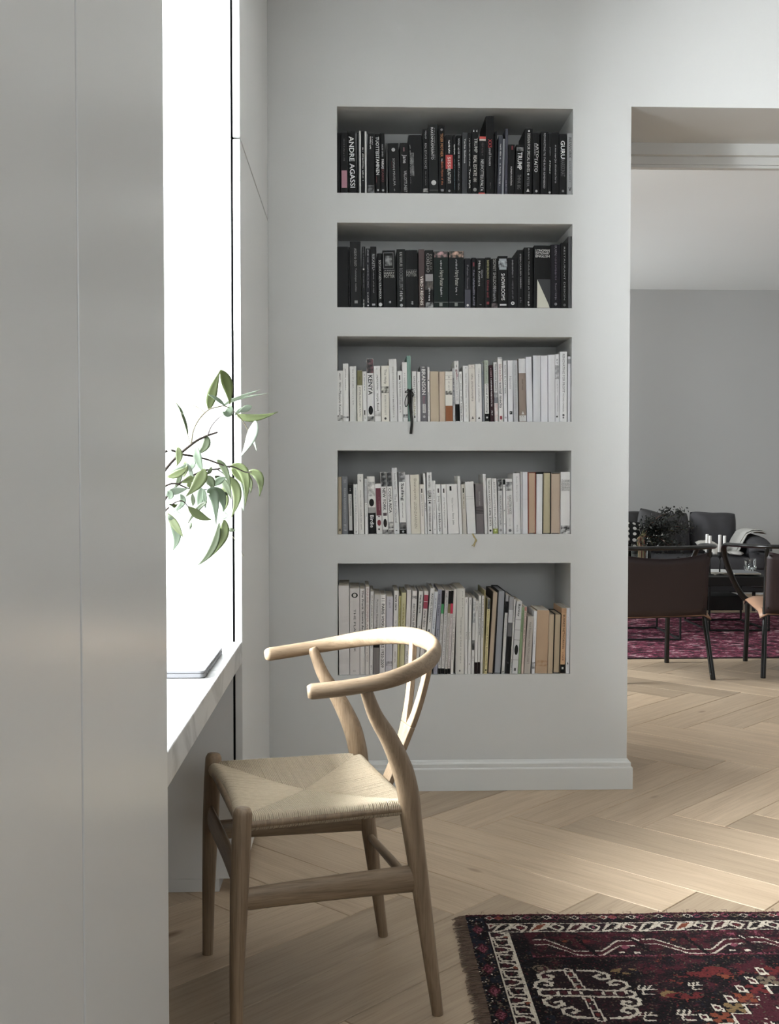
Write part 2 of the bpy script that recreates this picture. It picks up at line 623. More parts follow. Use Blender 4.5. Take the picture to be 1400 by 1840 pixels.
def window(name, y0, y1, z0, z1, x=XL):
    r = struct(empty(name, (x - 0.12, (y0 + y1) / 2, z0)))
    h, w = z1 - z0, (y1 - y0) / 2
    f = 0.05
    MB().box(-0.03, 0.03, -w, -w + f, 0, h).build('frame_side', M_FRAME, r)
    MB().box(-0.03, 0.03, w - f, w, 0, h).build('frame_side', M_FRAME, r)
    MB().box(-0.03, 0.03, -w + f, w - f, 0, f).build('frame_bottom', M_FRAME, r)
    MB().box(-0.03, 0.03, -w + f, w - f, h - f, h).build('frame_top', M_FRAME, r)
    MB().box(-0.025, 0.025, -0.025, 0.025, f, h - f).build('mullion', M_FRAME, r)
    for a, b in ((-w + f, -0.025), (0.025, w - f)):
        MB().box(-0.003, 0.003, a, b, f, h - f).build('pane', M_PANE, r)
    return r
for w in WIN:
    window(*w)
r = window('window_rear_added', -0.9, 0.9, 0.5, 2.6)  # unseen window, put in to admit fill light
r.location = (1.6, YN - 0.12, 0.5)
r.rotation_euler = (0, 0, -PI / 2)

# ================================================================== BUILT-IN CABINETS AND DESK
NEARY = 1.786        # end of the near cabinet
FARY = 2.985         # near side of the far cabinet
DT = 0.019           # door thickness
KICK = 0.036
def cabinet(name, label, y0, y1, z0, z1, doors, plinth):
    r = empty(name, (0, y0, z0))
    tag(r, label, 'cabinet')
    d, h = y1 - y0, z1 - z0
    zb = plinth
    # carcass: side panels, back, top, bottom, black strip painting the shade behind the doors
    MB().box(XL + 0.002, CABX - DT - 0.0062, 0, d, zb, h).build('body', M_CAB, r)
    MB().box(CABX - DT - 0.0061, CABX - DT - 0.0006, 0.006, d - 0.001, zb + 0.002, h - 0.002).build('gap_shade_strip', M_GAP_SHADE, r)
    if plinth:
        MB().box(XL + 0.01, CABX - 0.065, 0.0, d, 0, zb - 0.0005).build('plinth', M_CAB, r)
    for a, b in doors:
        MB().box(CABX - DT, CABX, a - y0, b - y0, zb + 0.002 if plinth else 0.002, h - 0.0035).build('door', M_CAB, r, bevel=0.0012)
    return r
cabinet('tall_cabinet', 'pale grey lacquered tall cabinet on the near side of the marble desk', -1.6, NEARY, 0.0004, CZ - 0.003,
        [(-0.9, -0.3), (-0.297, 0.2), (0.203, 0.72), (0.723, 1.2265), (1.2335, NEARY)], KICK)
ZS = at(432, 248, FARY).z
cabinet('tall_cabinet', 'white tall cabinet at the far end of the desk beside the book wall', FARY, WY - 0.001, 0.0004, ZS, [(FARY, WY - 0.004)], KICK)
cabinet('upper_cabinet', 'white upper cabinet stacked on the far tall cabinet by the window', FARY, WY - 0.001, ZS + 0.0012, CZ - 0.003, [(FARY, WY - 0.004)], 0)

# marble worktop
def marble():
    m = bpy.data.materials.new('marble')
    m.use_nodes = True
    nt = m.node_tree
    L = nt.links.new
    b = nt.nodes['Principled BSDF']
    tc = nt.nodes.new('ShaderNodeTexCoord')
    n = nt.nodes.new('ShaderNodeTexNoise')
    n.inputs['Scale'].default_value = 3.2
    n.inputs['Detail'].default_value = 9
    n.inputs['Distortion'].default_value = 1.8
    L(tc.outputs['Object'], n.inputs['Vector'])
    r = nt.nodes.new('ShaderNodeValToRGB')
    e = r.color_ramp.elements
    e[0].position, e[0].color = 0.40, rgb(206, 206, 206)
    e[1].position, e[1].color = 0.56, rgb(200, 200, 200)
    k = r.color_ramp.elements.new(0.485)
    k.color = rgb(166, 166, 166)
    L(n.outputs[0], r.inputs[0])
    L(r.outputs[0], b.inputs['Base Color'])
    b.inputs['Roughness'].default_value = 0.3
    return m
DZ = at(438, 1153, FARY).z
M_MARBLE = marble()
r = tag(empty('desk', (0, 0, 0)), 'white marble desk top spanning the window recess between two cabinets', 'desk')
MB().box(XL + 0.002, CABX - 0.001, NEARY + 0.001, FARY - 0.001, DZ - 0.058, DZ).build('worktop', M_MARBLE, r, bevel=0.002)
MB().box(XL + 0.002, XL + 0.03, NEARY + 0.001, FARY - 0.001, 0.0004, DZ - 0.059).build('back_panel', M_CAB, r)

# ================================================================== WISHBONE CHAIR
M_CHAIR = wood('chair_oak', rgb(152, 131, 107), rgb(114, 95, 75), rough=0.45, grain=11, along=2, contrast=0.9, bump=0.12)
M_CHAIR_Y = wood('chair_oak_rail', rgb(152, 131, 107), rgb(114, 95, 75), rough=0.45, grain=11, along=1, contrast=0.9, bump=0.12)
M_CORD = mat('paper_cord', rgb(190, 175, 152), 0.8, var=0.14, scale=90, bump=0.35, bscale=700)
_s = Vector((-0.25, 0.968)).normalized()
ch = tag(empty('wishbone_chair', (0.122, 2.484, 0), math.atan2(_s.y, _s.x)), 'pale oak armchair with curved wishbone back and woven cord seat at the desk', 'chair')
ch.scale = (1, 1, 1.021)
# local x: across (far side positive), local y: forward to the desk
def cp(a, b, z):
    return Vector((b, a, z))
# front legs
for sgn in (-1, 1):
    p = [cp(0.424, 0.2245 * sgn, 0.0), cp(0.422, 0.2235 * sgn, 0.14), cp(0.4165, 0.2225 * sgn, 0.30), cp(0.412, 0.2215 * sgn, 0.40), cp(0.409, 0.221 * sgn, 0.452)]
    MB().tube(p, [0.0125, 0.0148, 0.0185, 0.0195, 0.0190], 16).build('front_leg', M_CHAIR, ch, 'all')
# rear legs, bent forward above the seat up to the arm
for sgn in (-1, 1):
    k = [(0.0, 0.2065, 0.003), (0.018, 0.206, 0.13), (0.036, 0.205, 0.259), (0.0565, 0.2055, 0.40), (0.064, 0.208, 0.455), (0.078, 0.212, 0.51), (0.108, 0.222, 0.575), (0.142, 0.231, 0.63), (0.166, 0.238, 0.69)]
    p = spline([cp(a, b * sgn, z) for a, b, z in k], 6)
    rr = [0.0118, 0.0148, 0.0180, 0.0215, 0.0222, 0.0215, 0.0180, 0.0145, 0.0118]
    R = []
    for i in range(len(p)):
        t = i / 6
        j = min(int(t), 7)
        r_ = lerp(rr[j], rr[j + 1], t - j)
        R.append((r_ * 0.92, r_ * 1.04))
    MB().tube(p, R, 16, ref=(0, 1, 0)).build('rear_leg', M_CHAIR, ch, 'all')
# bent top rail and arms in one piece
k = [(0.272, 0.238, 0.685), (0.2, 0.248, 0.691), (0.12, 0.247, 0.701), (0.05, 0.217, 0.715), (0.0, 0.167, 0.727), (-0.030, 0.098, 0.735), (-0.041, 0.0, 0.738)]
full = [(a, -b, z) for a, b, z in k] + [(a, b, z) for a, b, z in reversed(k[:-1])]
p = spline([cp(*q) for q in full], 8)
R = []
for q in p:
    t = max(0.0, min(1.0, (0.16 - q.y) / 0.19))
    R.append((lerp(0.0155, 0.0125, t), lerp(0.0155, 0.0205, t)))
MB().tube(p, R, 18, ref=(0, 0, 1)).build('top_rail', M_CHAIR_Y, ch, 'all')
# wishbone splat: outline in the plane of the back, from the rear seat rail to the top rail
def splat():
    base = cp(0.052, 0, 0.425)
    top = cp(-0.034, 0, 0.742)
    up = (top - base)
    Ln = up.length
    up.normalize()
    side = Vector((1, 0, 0))
    nrm = side.cross(up)
    th = 0.0065
    out = []
    # outer outline (half), w = half width at height t
    O = [(0.0, 0.026), (0.12, 0.0245), (0.25, 0.0255), (0.36, 0.031), (0.5, 0.042), (0.7, 0.058), (0.88, 0.073), (1.0, 0.082)]
    I = [(0.42, 0.0), (0.44, 0.0055), (0.5, 0.0145), (0.7, 0.0335), (0.88, 0.0495), (1.0, 0.059)]
    loop = [(-w, t) for t, w in O] + [(-w, t) for t, w in reversed(I)] + [(w, t) for t, w in I[1:]] + [(w, t) for t, w in reversed(O)]
    mb = MB()
    def bow(t):
        return 0.016 * math.sin(PI * t) 
    def P(x, t, s):
        return base + up * (t * Ln) + side * x + nrm * (s * th + bow(t))
    # strips: stem, then two prongs
    def strip(L_, Rr):
        n = len(L_)
        vs, fs = [], []
        for (xl, tl), (xr, tr) in zip(L_, Rr):
            vs += [P(xl, tl, -1), P(xr, tr, -1), P(xr, tr, 1), P(xl, tl, 1)]
        for i in range(n - 1):
            for j in range(4):
                j2 = (j + 1) % 4
                fs.append((i * 4 + j, i * 4 + j2, i * 4 + 4 + j2, i * 4 + 4 + j))
        fs += [(0, 1, 2, 3), (n * 4 - 4, n * 4 - 3, n * 4 - 2, n * 4 - 1)]
        mb.add(vs, fs)
    def wo(t):
        for (t0, w0), (t1, w1) in zip(O, O[1:]):
            if t0 <= t <= t1:
                return lerp(w0, w1, (t - t0) / (t1 - t0))
    def wi(t):
        for (t0, w0), (t1, w1) in zip(I, I[1:]):
            if t0 <= t <= t1:
                return lerp(w0, w1, (t - t0) / (t1 - t0))
    ts = [i * 0.42 / 8 for i in range(9)]
    strip([(-wo(x), x) for x in ts], [(wo(x), x) for x in ts])
    ts = [0.42 + i * 0.58 / 12 for i in range(13)]
    strip([(-wo(x), x) for x in ts], [(-wi(x), x) for x in ts])
    strip([(wi(x), x) for x in ts], [(wo(x), x) for x in ts])
    o = mb.build('wishbone_splat', M_CHAIR, ch, True, bevel=0.002)
splat()
# stretchers: two flat side blades, a flat front blade, a round rear dowel
for sgn in (-1, 1):
    p = [cp(0.425, 0.2235 * sgn, 0.287), cp(0.24, 0.213 * sgn, 0.288), cp(0.036, 0.2055 * sgn, 0.287)]
    mb = MB()
    P = spline(p, 5)
    mb.tube(P, [(0.0095, lerp(0.0215, 0.0285, i / (len(P) - 1))) for i in range(len(P))], 14, ref=(0, 0, 1), cap=None)
    mb.build('side_stretcher', M_CHAIR_Y, ch, 'all')
P = spline([cp(0.417, -0.222, 0.32), cp(0.415, 0, 0.322), cp(0.417, 0.222, 0.32)], 5)
MB().tube(P, [(0.009, 0.03)] * len(P), 14, ref=(0, 0, 1), cap=None).build('front_stretcher', wood('chair_oak_x', rgb(152, 131, 107), rgb(114, 95, 75), rough=0.45, grain=11, along=0, contrast=0.9), ch, 'all')
P = spline([cp(0.035, -0.205, 0.246), cp(0.033, 0, 0.246), cp(0.035, 0.205, 0.246)], 5)
MB().tube(P, [0.0085 + 0.002 * math.sin(PI * i / (len(P) - 1)) for i in range(len(P))], 12, cap=None).build('rear_stretcher', MATS['chair_oak_x'], ch, 'all')
# seat rails under the weave
def seat_rails():
    c = {'fn': cp(0.412, -0.2215, 0.432), 'ff': cp(0.412, 0.2215, 0.432), 'rn': cp(0.06, -0.205, 0.432), 'rf': cp(0.06, 0.205, 0.432)}
    for a, b in (('fn', 'ff'), ('rn', 'rf'), ('fn', 'rn'), ('ff', 'rf')):
        MB().tube([c[a], c[b]], 0.009, 10, cap=None).build('seat_rail', M_CHAIR, ch, 'all')
seat_rails()
# woven cord seat: four envelope panels of paper cord over the rails
def sq(p, q):
    """p: -1 rear .. 1 front, q: -1 near .. 1 far"""
    a = lerp(0.066, 0.412, (p + 1) / 2)
    w = lerp(0.2, 0.214, (p + 1) / 2)
    e = max(abs(p), abs(q))
    z = 0.431 + 0.016 * e ** 1.6 - 0.004 * (1 - e)
    a += 0.013 * (1 - q * q) * (1 if p > 0 else -0.3) * abs(p) ** 3 * -1
    return cp(a, w * q, z)
def weave():
    mb = MB()
    NS, NF = 82, 98
    r = 0.00195
    def cord(pts):
        mb.tube(pts, r, 5, cap=None)
    for i in range(NS):                    # side panels: cords across, wrapped on the side rails
        p = -0.93 + 1.86 * (i + 0.5) / NS
        for sg in (-1, 1):
            e = abs(p)
            row = []
            for t in (0, 0.2, 0.4, 0.6, 0.8, 0.94):
                row.append(sq(p, sg * lerp(max(e, 0.015), 1, t)))
            E = sq(p, sg)
            row += [E + Vector((sg * 0.004, 0, -0.001)), E + Vector((sg * 0.0105, 0, -0.006)), E + Vector((sg * 0.0125, 0, -0.014)), E + Vector((sg * 0.0105, 0, -0.023)), E + Vector((sg * 0.002, 0, -0.0285)), E + Vector((-sg * 0.02, 0, -0.0295))]
            j = random.uniform(-0.0004, 0.0004)
            cord([v + Vector((0, j, j)) for v in row])
    for i in range(NF):
        q = -0.93 + 1.86 * (i + 0.5) / NF
        for sg in (-1, 1):
            e = abs(q)
            row = []
            for t in (0, 0.2, 0.4, 0.6, 0.8, 0.94):
                row.append(sq(sg * lerp(max(e, 0.015), 1, t), q))
            E = sq(sg, q)
            row += [E + Vector((0, sg * 0.004, -0.001)), E + Vector((0, sg * 0.0105, -0.006)), E + Vector((0, sg * 0.0125, -0.014)), E + Vector((0, sg * 0.0105, -0.023)), E + Vector((0, sg * 0.002, -0.0285)), E + Vector((0, -sg * 0.02, -0.0295))]
            j = random.uniform(-0.0004, 0.0004)
            cord([v + Vector((j, 0, j)) for v in row])
    o = mb.build('woven_seat_cord', M_CORD, ch, 'all')
    o['kind'] = 'stuff'
    gr = [[sq(-1 + 0.2 * i, -1 + 0.2 * j) + Vector((0, 0, -0.0045)) for j in range(11)] for i in range(11)]
    MB().sheet(gr, 0.012).build('seat_gap_sheet', mat('cord_gap_shade', rgb(84, 72, 58), 0.95), ch, 'all')  # added light-blocking sheet, its dark colour paints shade between cords
weave()

# ================================================================== LAPTOP on the desk
M_ALU = mat('laptop_aluminium', rgb(118, 118, 121), 0.45, var=0.01, metal=0.1)
M_ALUD = mat('laptop_dark', rgb(38, 38, 40), 0.5)
_a, _b = onz(402, 1163, DZ + 0.0165), onz(366, 1206, DZ + 0.0165)
lx1 = (_a.x + _b.x) / 2
ly0, ly1 = _b.y, _a.y
lap = tag(empty('laptop', (lx1 - 0.12, (ly0 + ly1) / 2, DZ)), 'closed thin silver laptop lying on the marble desk', 'laptop')
def rrect(hx, hy, r, n=5):
    out = []
    for cx, cy, a0 in ((hx - r, hy - r, 0), (-hx + r, hy - r, 90), (-hx + r, -hy + r, 180), (hx - r, -hy + r, 270)):
        for i in range(n + 1):
            a = math.radians(a0 + 90 * i / n)
            out.append((cx + r * math.cos(a), cy + r * math.sin(a)))
    return out
hx, hy = 0.12, (ly1 - ly0) / 2
def slab(name, z0, z1, inset, m, par):
    P = rrect(hx - inset, hy - inset, 0.012)
    return MB().prism(P, z0, z1, 'z').build(name, m, par, bevel=0.0012)
lap_base = slab('base', 0.0018, 0.0105, 0, M_ALU, lap)
slab('lid', 0.0112, 0.0165, 0.0006, M_ALU, lap)
slab('hinge_gap', 0.0100, 0.0118, 0.0018, M_ALUD, lap)
for sx in (-1, 1):
    for sy in (-1, 1):
        o = MB().lathe([(0.008, 0.0), (0.008, 0.0022)], (sx * (hx - 0.02), sy * (hy - 0.02), 0), 14).build('foot', M_ALUD, lap_base)
for i, (yy, w) in enumerate(((0.03, 0.005), (0.055, 0.006), (0.08, 0.004))):
    MB().box(hx - 0.0006, hx + 0.0003, -hy + yy, -hy + yy + w * 2, 0.0045, 0.0075).build('port', M_ALUD, lap_base)

# ================================================================== EUCALYPTUS in a vase on the desk
VX, VY = -0.56, 2.18
M_VASE = mat('vase_glaze', rgb(214, 212, 208), 0.3)
vs = tag(empty('vase', (VX, VY, DZ)), 'pale glazed vase holding the eucalyptus branch on the desk', 'vase')
MB().lathe([(0.04, 0.0), (0.062, 0.02), (0.075, 0.08), (0.066, 0.15), (0.038, 0.2), (0.030, 0.22), (0.034, 0.24), (0.030, 0.239), (0.026, 0.22), (0.033, 0.2), (0.06, 0.15), (0.068, 0.08), (0.055, 0.025), (0.0, 0.02)], seg=32).build('body', M_VASE, vs, 'all')
eu = tag(empty('eucalyptus_branch', (VX, VY, DZ + 0.03)), 'eucalyptus branch with long grey-green leaves leaning out over the desk', 'plant')
M_TWIG = mat('eucalyptus_twig', rgb(52, 42, 36), 0.7, var=0.2, scale=40)
M_TWIG2 = mat('eucalyptus_petiole', rgb(104, 98, 78), 0.7, var=0.1, scale=40)
def leaf_mat(name, c, tr=0.35):
    m = mat(name, c, 0.5, var=0.12, scale=25)
    nt = m.node_tree
    b = nt.nodes['Principled BSDF']
    out = nt.nodes['Material Output']
    tl = nt.nodes.new('ShaderNodeBsdfTranslucent')
    tl.inputs[0].default_value = c
    mx = nt.nodes.new('ShaderNodeMixShader')
    mx.inputs[0].default_value = tr
    nt.links.new(b.outputs[0], mx.inputs[1])
    nt.links.new(tl.outputs[0], mx.inputs[2])
    nt.links.new(mx.outputs[0], out.inputs[0])
    return m
LM = {'g': leaf_mat('leaf_green', rgb(96, 106, 66)), 'd': leaf_mat('leaf_dark', rgb(70, 80, 54)), 'p': leaf_mat('leaf_pale', rgb(116, 130, 110)), 'w': leaf_mat('leaf_white', rgb(158, 168, 154))}
E0 = Vector(eu.location)
def ep(px, py, Y):
    return at(px, py, Y) - E0
# twigs as (points in the frame, distance) - each a real rod at its distance
def twig(pts, r0, r1, m=None, n=6, lead=()):
    P = spline([Vector(q) for q in lead] + [ep(*q) for q in pts], n)
    MB().tube(P, [1.5 * lerp(r0, r1, i / (len(P) - 1)) for i in range(len(P))], 6, cap='round').build('twig', m or M_TWIG, eu, 'all')
root = [(0.02, 0.0, 0.0), (0.015, 0.0, 0.2)]
twig([(240, 930, 2.2), (300, 840, 2.24), (345, 798, 2.27), (370, 784, 2.29), (390, 777, 2.3)], 0.0028, 0.0013, lead=root)
twig([(200, 900, 2.16), (290, 815, 2.22), (330, 817, 2.25), (370, 825, 2.28), (395, 834, 2.3), (413, 840, 2.3)], 0.0022, 0.0009, lead=root)
twig([(250, 960, 2.2), (310, 880, 2.25), (360, 848, 2.3), (390, 843, 2.32), (415, 838, 2.33), (440, 848, 2.34), (452, 848, 2.34)], 0.0022, 0.0006, lead=root)
twig([(230, 940, 2.18), (300, 872, 2.22), (340, 878, 2.25), (372, 880, 2.27)], 0.0022, 0.0006, lead=root)
twig([(230, 990, 2.16), (300, 915, 2.2), (325, 900, 2.2), (340, 912, 2.21)], 0.0020, 0.0006, lead=root)
twig([(344, 797, 2.27), (347, 775, 2.27), (358, 753, 2.28), (374, 737, 2.29), (388, 732, 2.3), (405, 730, 2.31), (420, 739, 2.33), (436, 756, 2.36), (448, 778, 2.38)], 0.0012, 0.0005, M_TWIG2)
twig([(373, 783, 2.29), (380, 766, 2.29), (392, 752, 2.3), (402, 745, 2.31)], 0.0010, 0.0004)
twig([(342, 797, 2.27), (334, 770, 2.26), (325, 742, 2.25)], 0.0006, 0.0006, M_TWIG2)
twig([(370, 782, 2.29), (368, 765, 2.29), (358, 740, 2.3), (345, 718, 2.31), (332, 710, 2.32)], 0.0006, 0.0005, M_TWIG2)
twig([(369, 741, 2.28), (350, 730, 2.28), (315, 724, 2.28)], 0.0007, 0.0005, M_TWIG2)
twig([(388, 842, 2.32), (400, 850, 2.33), (410, 862, 2.33)], 0.0009, 0.0005)
twig([(410, 950, 2.3), (425, 975, 2.3), (438, 999, 2.3)], 0.0004, 0.0003, M_TWIG2)
# leaves: base, middle, tip (frame position), half-width in px, distance, tint, roll
LEAVES = [
 ((376, 736), (382, 705), (396, 665), 8, 2.30, 'g', 0.2), ((396, 665), (409, 692), (413, 728), 9, 2.31, 'g', -0.3), ((414, 728), (409, 742), (400, 740), 8, 2.32, 'p', 0.2),
 ((402, 728), (425, 716), (467, 701), 3, 2.34, 'w', 0.9), ((404, 729), (430, 717), (481, 707), 1.6, 2.36, 'w', 0.9), ((404, 729), (390, 717), (374, 709), 3.2, 2.3, 'p', 0.6), ((403, 741), (395, 738), (388, 732), 4, 2.31, 'p', 0.3),
 ((430, 740), (445, 733), (453, 730), 5, 2.36, 'w', 0.2), ((422, 746), (432, 737), (445, 732), 3, 2.35, 'w', 0.4),
 ((424, 744), (455, 751), (500, 740), 6, 2.37, 'g', 0.1), ((459, 756), (452, 785), (433, 820), 8.5, 2.36, 'w', 0.2), ((448, 772), (455, 790), (461, 810), 2.0, 2.38, 'w', 0.5),
 ((329, 745), (324, 735), (316, 724), 2.0, 2.25, 'd', 0.9), ((338, 780), (330, 750), (318, 725), 2.2, 2.25, 'd', 0.7), ((368, 782), (370, 800), (352, 818), 7, 2.29, 'd', 0.2),
 ((319, 803), (322, 820), (317, 838), 6, 2.22, 'g', 0.2), ((353, 800), (356, 825), (366, 850), 7, 2.26, 'p', 0.3), ((300, 851), (318, 848), (335, 833), 7, 2.20, 'p', 0.1), ((300, 857), (322, 850), (338, 838), 6, 2.19, 'g', 0.1),
 ((327, 840), (322, 860), (313, 880), 4.5, 2.22, 'd', 0.3), ((333, 828), (332, 845), (330, 858), 6, 2.23, 'g', 0.4), ((336, 832), (343, 850), (348, 875), 4, 2.22, 'w', 0.4), ((350, 828), (345, 838), (340, 848), 5, 2.24, 'p', 0.5),
 ((354, 858), (340, 862), (326, 868), 6, 2.24, 'g', 0.4), ((341, 866), (342, 872), (345, 878), 6, 2.25, 'g', 0.3), ((366, 842), (358, 865), (333, 893), 10, 2.23, 'g', 0.1), ((368, 857), (379, 866), (382, 882), 7.5, 2.27, 'd', 0.2), ((372, 852), (378, 845), (379, 838), 3, 2.26, 'd', 0.2),
 ((346, 887), (347, 900), (346, 910), 4, 2.24, 'd', 0.4), ((362, 876), (360, 895), (355, 912), 7.5, 2.25, 'p', 0.3), ((366, 878), (368, 895), (369, 914), 4, 2.24, 'p', 0.4), ((372, 885), (385, 892), (388, 944), 8.5, 2.22, 'p', 0.1), ((374, 880), (396, 890), (402, 920), 9, 2.24, 'p', 0.2),
 ((338, 910), (358, 926), (380, 934), 7, 2.23, 'g', 0.1), ((372, 902), (355, 915), (337, 942), 4, 2.24, 'd', 0.3), ((342, 938), (343, 945), (341, 951), 2.2, 2.22, 'd', 0.3),
 ((300, 884), (318, 882), (338, 878), 6, 2.21, 'w', 0.3), ((302, 882), (306, 890), (303, 898), 7, 2.21, 'p', 0.4), ((324, 888), (328, 903), (310, 922), 5.5, 2.20, 'p', 0.4), ((303, 906), (312, 909), (319, 906), 3.5, 2.20, 'g', 0.3), ((300, 905), (312, 915), (325, 923), 2.4, 2.20, 'w', 0.4),
 ((300, 922), (316, 945), (329, 965), 6.5, 2.20, 'g', 0.2), ((302, 926), (318, 958), (310, 990), 8, 2.19, 'p', 0.3), ((300, 808), (306, 812), (309, 818), 3.0, 2.22, 'w', 0.4),
 ((389, 826), (405, 845), (414, 880), 6, 2.30, 'd', 0.5), ((406, 855), (426, 885), (415, 931), 8, 2.31, 'g', 0.2), ((396, 858), (408, 875), (416, 898), 6, 2.33, 'd', 0.4), ((400, 875), (404, 900), (400, 920), 7.5, 2.34, 'g', 0.4), ((386, 856), (398, 862), (408, 872), 4.5, 2.33, 'd', 0.3), ((383, 873), (395, 863), (407, 858), 6, 2.30, 'p', 0.2), ((392, 890), (402, 888), (412, 887), 4, 2.32, 'd', 0.2),
 ((413, 838), (440, 852), (440, 910), 8.5, 2.35, 'g', 0.2), ((416, 842), (428, 855), (438, 870), 5.5, 2.36, 'g', 0.4), ((424, 852), (432, 885), (438, 918), 7, 2.38, 'w', 0.3), ((445, 848), (466, 858), (466, 892), 7.5, 2.37, 'g', 0.1), ((430, 846), (448, 862), (450, 886), 5, 2.36, 'g', 0.5),
 ((394, 926), (403, 926), (411, 926), 6.5, 2.28, 'w', 0.1), ((403, 934), (400, 965), (376, 1003), 8.5, 2.27, 'g', 0.15), ((394, 940), (382, 985), (355, 1016), 6.5, 2.28, 'd', 0.25), ((410, 949), (416, 952), (424, 953), 3.2, 2.29, 'd', 0.3),
]
def leaf(b, m, t, hw, Y, c, roll):
    dY = random.uniform(-0.02, 0.03)
    B, Mi, T = ep(b[0], b[1], Y), ep(m[0], m[1], Y + dY * 0.6), ep(t[0], t[1], Y + dY)
    C1 = Mi * 2 - (B + T) * 0.5
    n = 12
    pts = [(1 - u) ** 2 * B + 2 * u * (1 - u) * C1 + u * u * T for u in [i / n for i in range(n + 1)]]
    W = hw * Y / FPX
    rows = []
    vw = Vector((0, -1, 0))
    for i, p in enumerate(pts):
        u = i / n
        tg = (pts[min(i + 1, n)] - pts[max(i - 1, 0)]).normalized()
        side = tg.cross(vw).normalized()
        fold = tg.cross(side)
        a = roll * (1 - 0.4 * u)
        s = side * math.cos(a) + fold * math.sin(a)
        w = W * 1.08 * (math.sin(PI * (0.03 + 0.97 * u) ** 0.82) ** 1.15 if u < 1 else 0) + 0.0004
        up = s.cross(tg) * 0.12 * w
        rows.append([p - s * w + up, p - s * w * 0.5 + up * 0.3, p, p + s * w * 0.5 + up * 0.3, p + s * w + up])
    MB().sheet(rows, 0.0006).build('leaf', LM[c], eu, 'all')
for L_ in LEAVES:
    leaf(*L_)

# ================================================================== PERSIAN RUG
RZ = 0.009
RX0, RY1 = 0.2805, 2.782          # corner of the pile nearest the book wall
RX1, RY0 = 2.75, 0.85  # unseen extent enlarged so the dark pile cuts floor bounce
CELL = 0.0036
# knots are fine where the rug is in view, coarser beyond
def _edges(a, b, fine_lo, fine_hi):
    e = [a]
    while e[-1] < b - 1e-6:
        e.append(min(b, e[-1] + (CELL if fine_lo <= e[-1] <= fine_hi else 0.014)))
    return np.array(e)
EX, EY = _edges(RX0, RX1, RX0, 1.2), _edges(RY0, RY1, 2.10, 9)
nx, ny = len(EX) - 1, len(EY) - 1
_pal = {'k': (22, 18, 20), 'n': (34, 24, 27), 'm': (60, 27, 33), 'r': (88, 36, 36), 'o': (108, 58, 42), 'w': (180, 170, 156), 'g': (98, 86, 72), 'p': (116, 64, 76), 'b': (28, 30, 38), 'y': (112, 92, 64)}
PALL = {k: np.array([lin(c) for c in v], dtype=np.float32) for k, v in _pal.items()}
rng = np.random.default_rng(5)
img = np.zeros((ny, nx, 3), dtype=np.float32)     # row 0 at RY0 (towards the camera), column 0 at RX0
img[:] = PALL['k']
gx = (EX[1:] + EX[:-1]) / 2
gy = (EY[1:] + EY[:-1]) / 2
GX, GY = np.meshgrid(gx, gy)
def region(mask, key, amt=1.0):
    m = mask if amt >= 1 else mask & (rng.random(mask.shape) < amt)
    img[m] = PALL[key]
def rect(x0, x1, y0, y1, key, amt=1.0):
    region((GX >= x0) & (GX < x1) & (GY >= y0) & (GY < y1), key, amt)
def seg(x0, y0, x1, y1, key, w=0.004, stair=0.0):
    dx, dy = x1 - x0, y1 - y0
    L2 = dx * dx + dy * dy + 1e-12
    t = np.clip(((GX - x0) * dx + (GY - y0) * dy) / L2, 0, 1)
    d = np.hypot(GX - x0 - t * dx, GY - y0 - t * dy)
    region(d < w / 2 + rng.uniform(-0.0006, 0.0006, d.shape), key)
def poly(pts, key, w=0.004, close=False):
    P = list(pts) + ([pts[0]] if close else [])
    for a, b in zip(P, P[1:]):
        seg(a[0], a[1], b[0], b[1], key, w)
def fill(pts, key):
    inside = np.zeros(GX.shape, bool)
    n = len(pts)
    for i in range(n):
        x0, y0 = pts[i]
        x1, y1 = pts[(i + 1) % n]
        c = ((y0 > GY) != (y1 > GY)) & (GX < (x1 - x0) * (GY - y0) / (y1 - y0 + 1e-12) + x0)
        inside ^= c
    region(inside, key)
def diamond(x, y, rx, ry, key):
    region(np.abs(GX - x) / rx + np.abs(GY - y) / ry < 1, key)
def ell(x, y, rx, ry, key):
    region(((GX - x) / rx) ** 2 + ((GY - y) / ry) ** 2 < 1, key)
def c5(x, y):
    v = onz(810 + x * 0.2142857, 1640 + y * 0.2142857, RZ)
    return (v.x, v.y)
def c6(x, y):
    v = onz(1100 + x * 0.2142857, 1640 + y * 0.2142857, RZ)
    return (v.x, v.y)
# mottled ground in wine, near-black and brown
def smooth_noise(fx, fy):
    a = rng.random((int((RY1 - RY0) * fy) + 3, int((RX1 - RX0) * fx) + 3))
    yy = (gy - RY0) * fy
    xx = (gx - RX0) * fx
    y0, x0 = yy.astype(int), xx.astype(int)
    ty, tx = (yy - y0)[:, None], (xx - x0)[None, :]
    A = a[np.ix_(y0, x0)]; B = a[np.ix_(y0, x0 + 1)]; Cc = a[np.ix_(y0 + 1, x0)]; D = a[np.ix_(y0 + 1, x0 + 1)]
    return (A * (1 - tx) + B * tx) * (1 - ty) + (Cc * (1 - tx) + D * tx) * ty
n1, n2 = smooth_noise(34, 34), smooth_noise(70, 70)
n1 = n1 + rng.normal(0, 0.07, n1.shape)
n2 = n2 + rng.normal(0, 0.09, n2.shape)
region(n1 > 0.55, 'n'); region((n1 > 0.7) & (n2 > 0.55), 'm'); region((n2 < 0.16) & (n1 < 0.5), 'b')
XB0, XB1, XG = 0.328, 0.3765, 0.4135
YD0, YW1, YW0, YP1, YP0 = 2.747, 2.727, 2.671, 2.637, 2.537
far_x = RX1
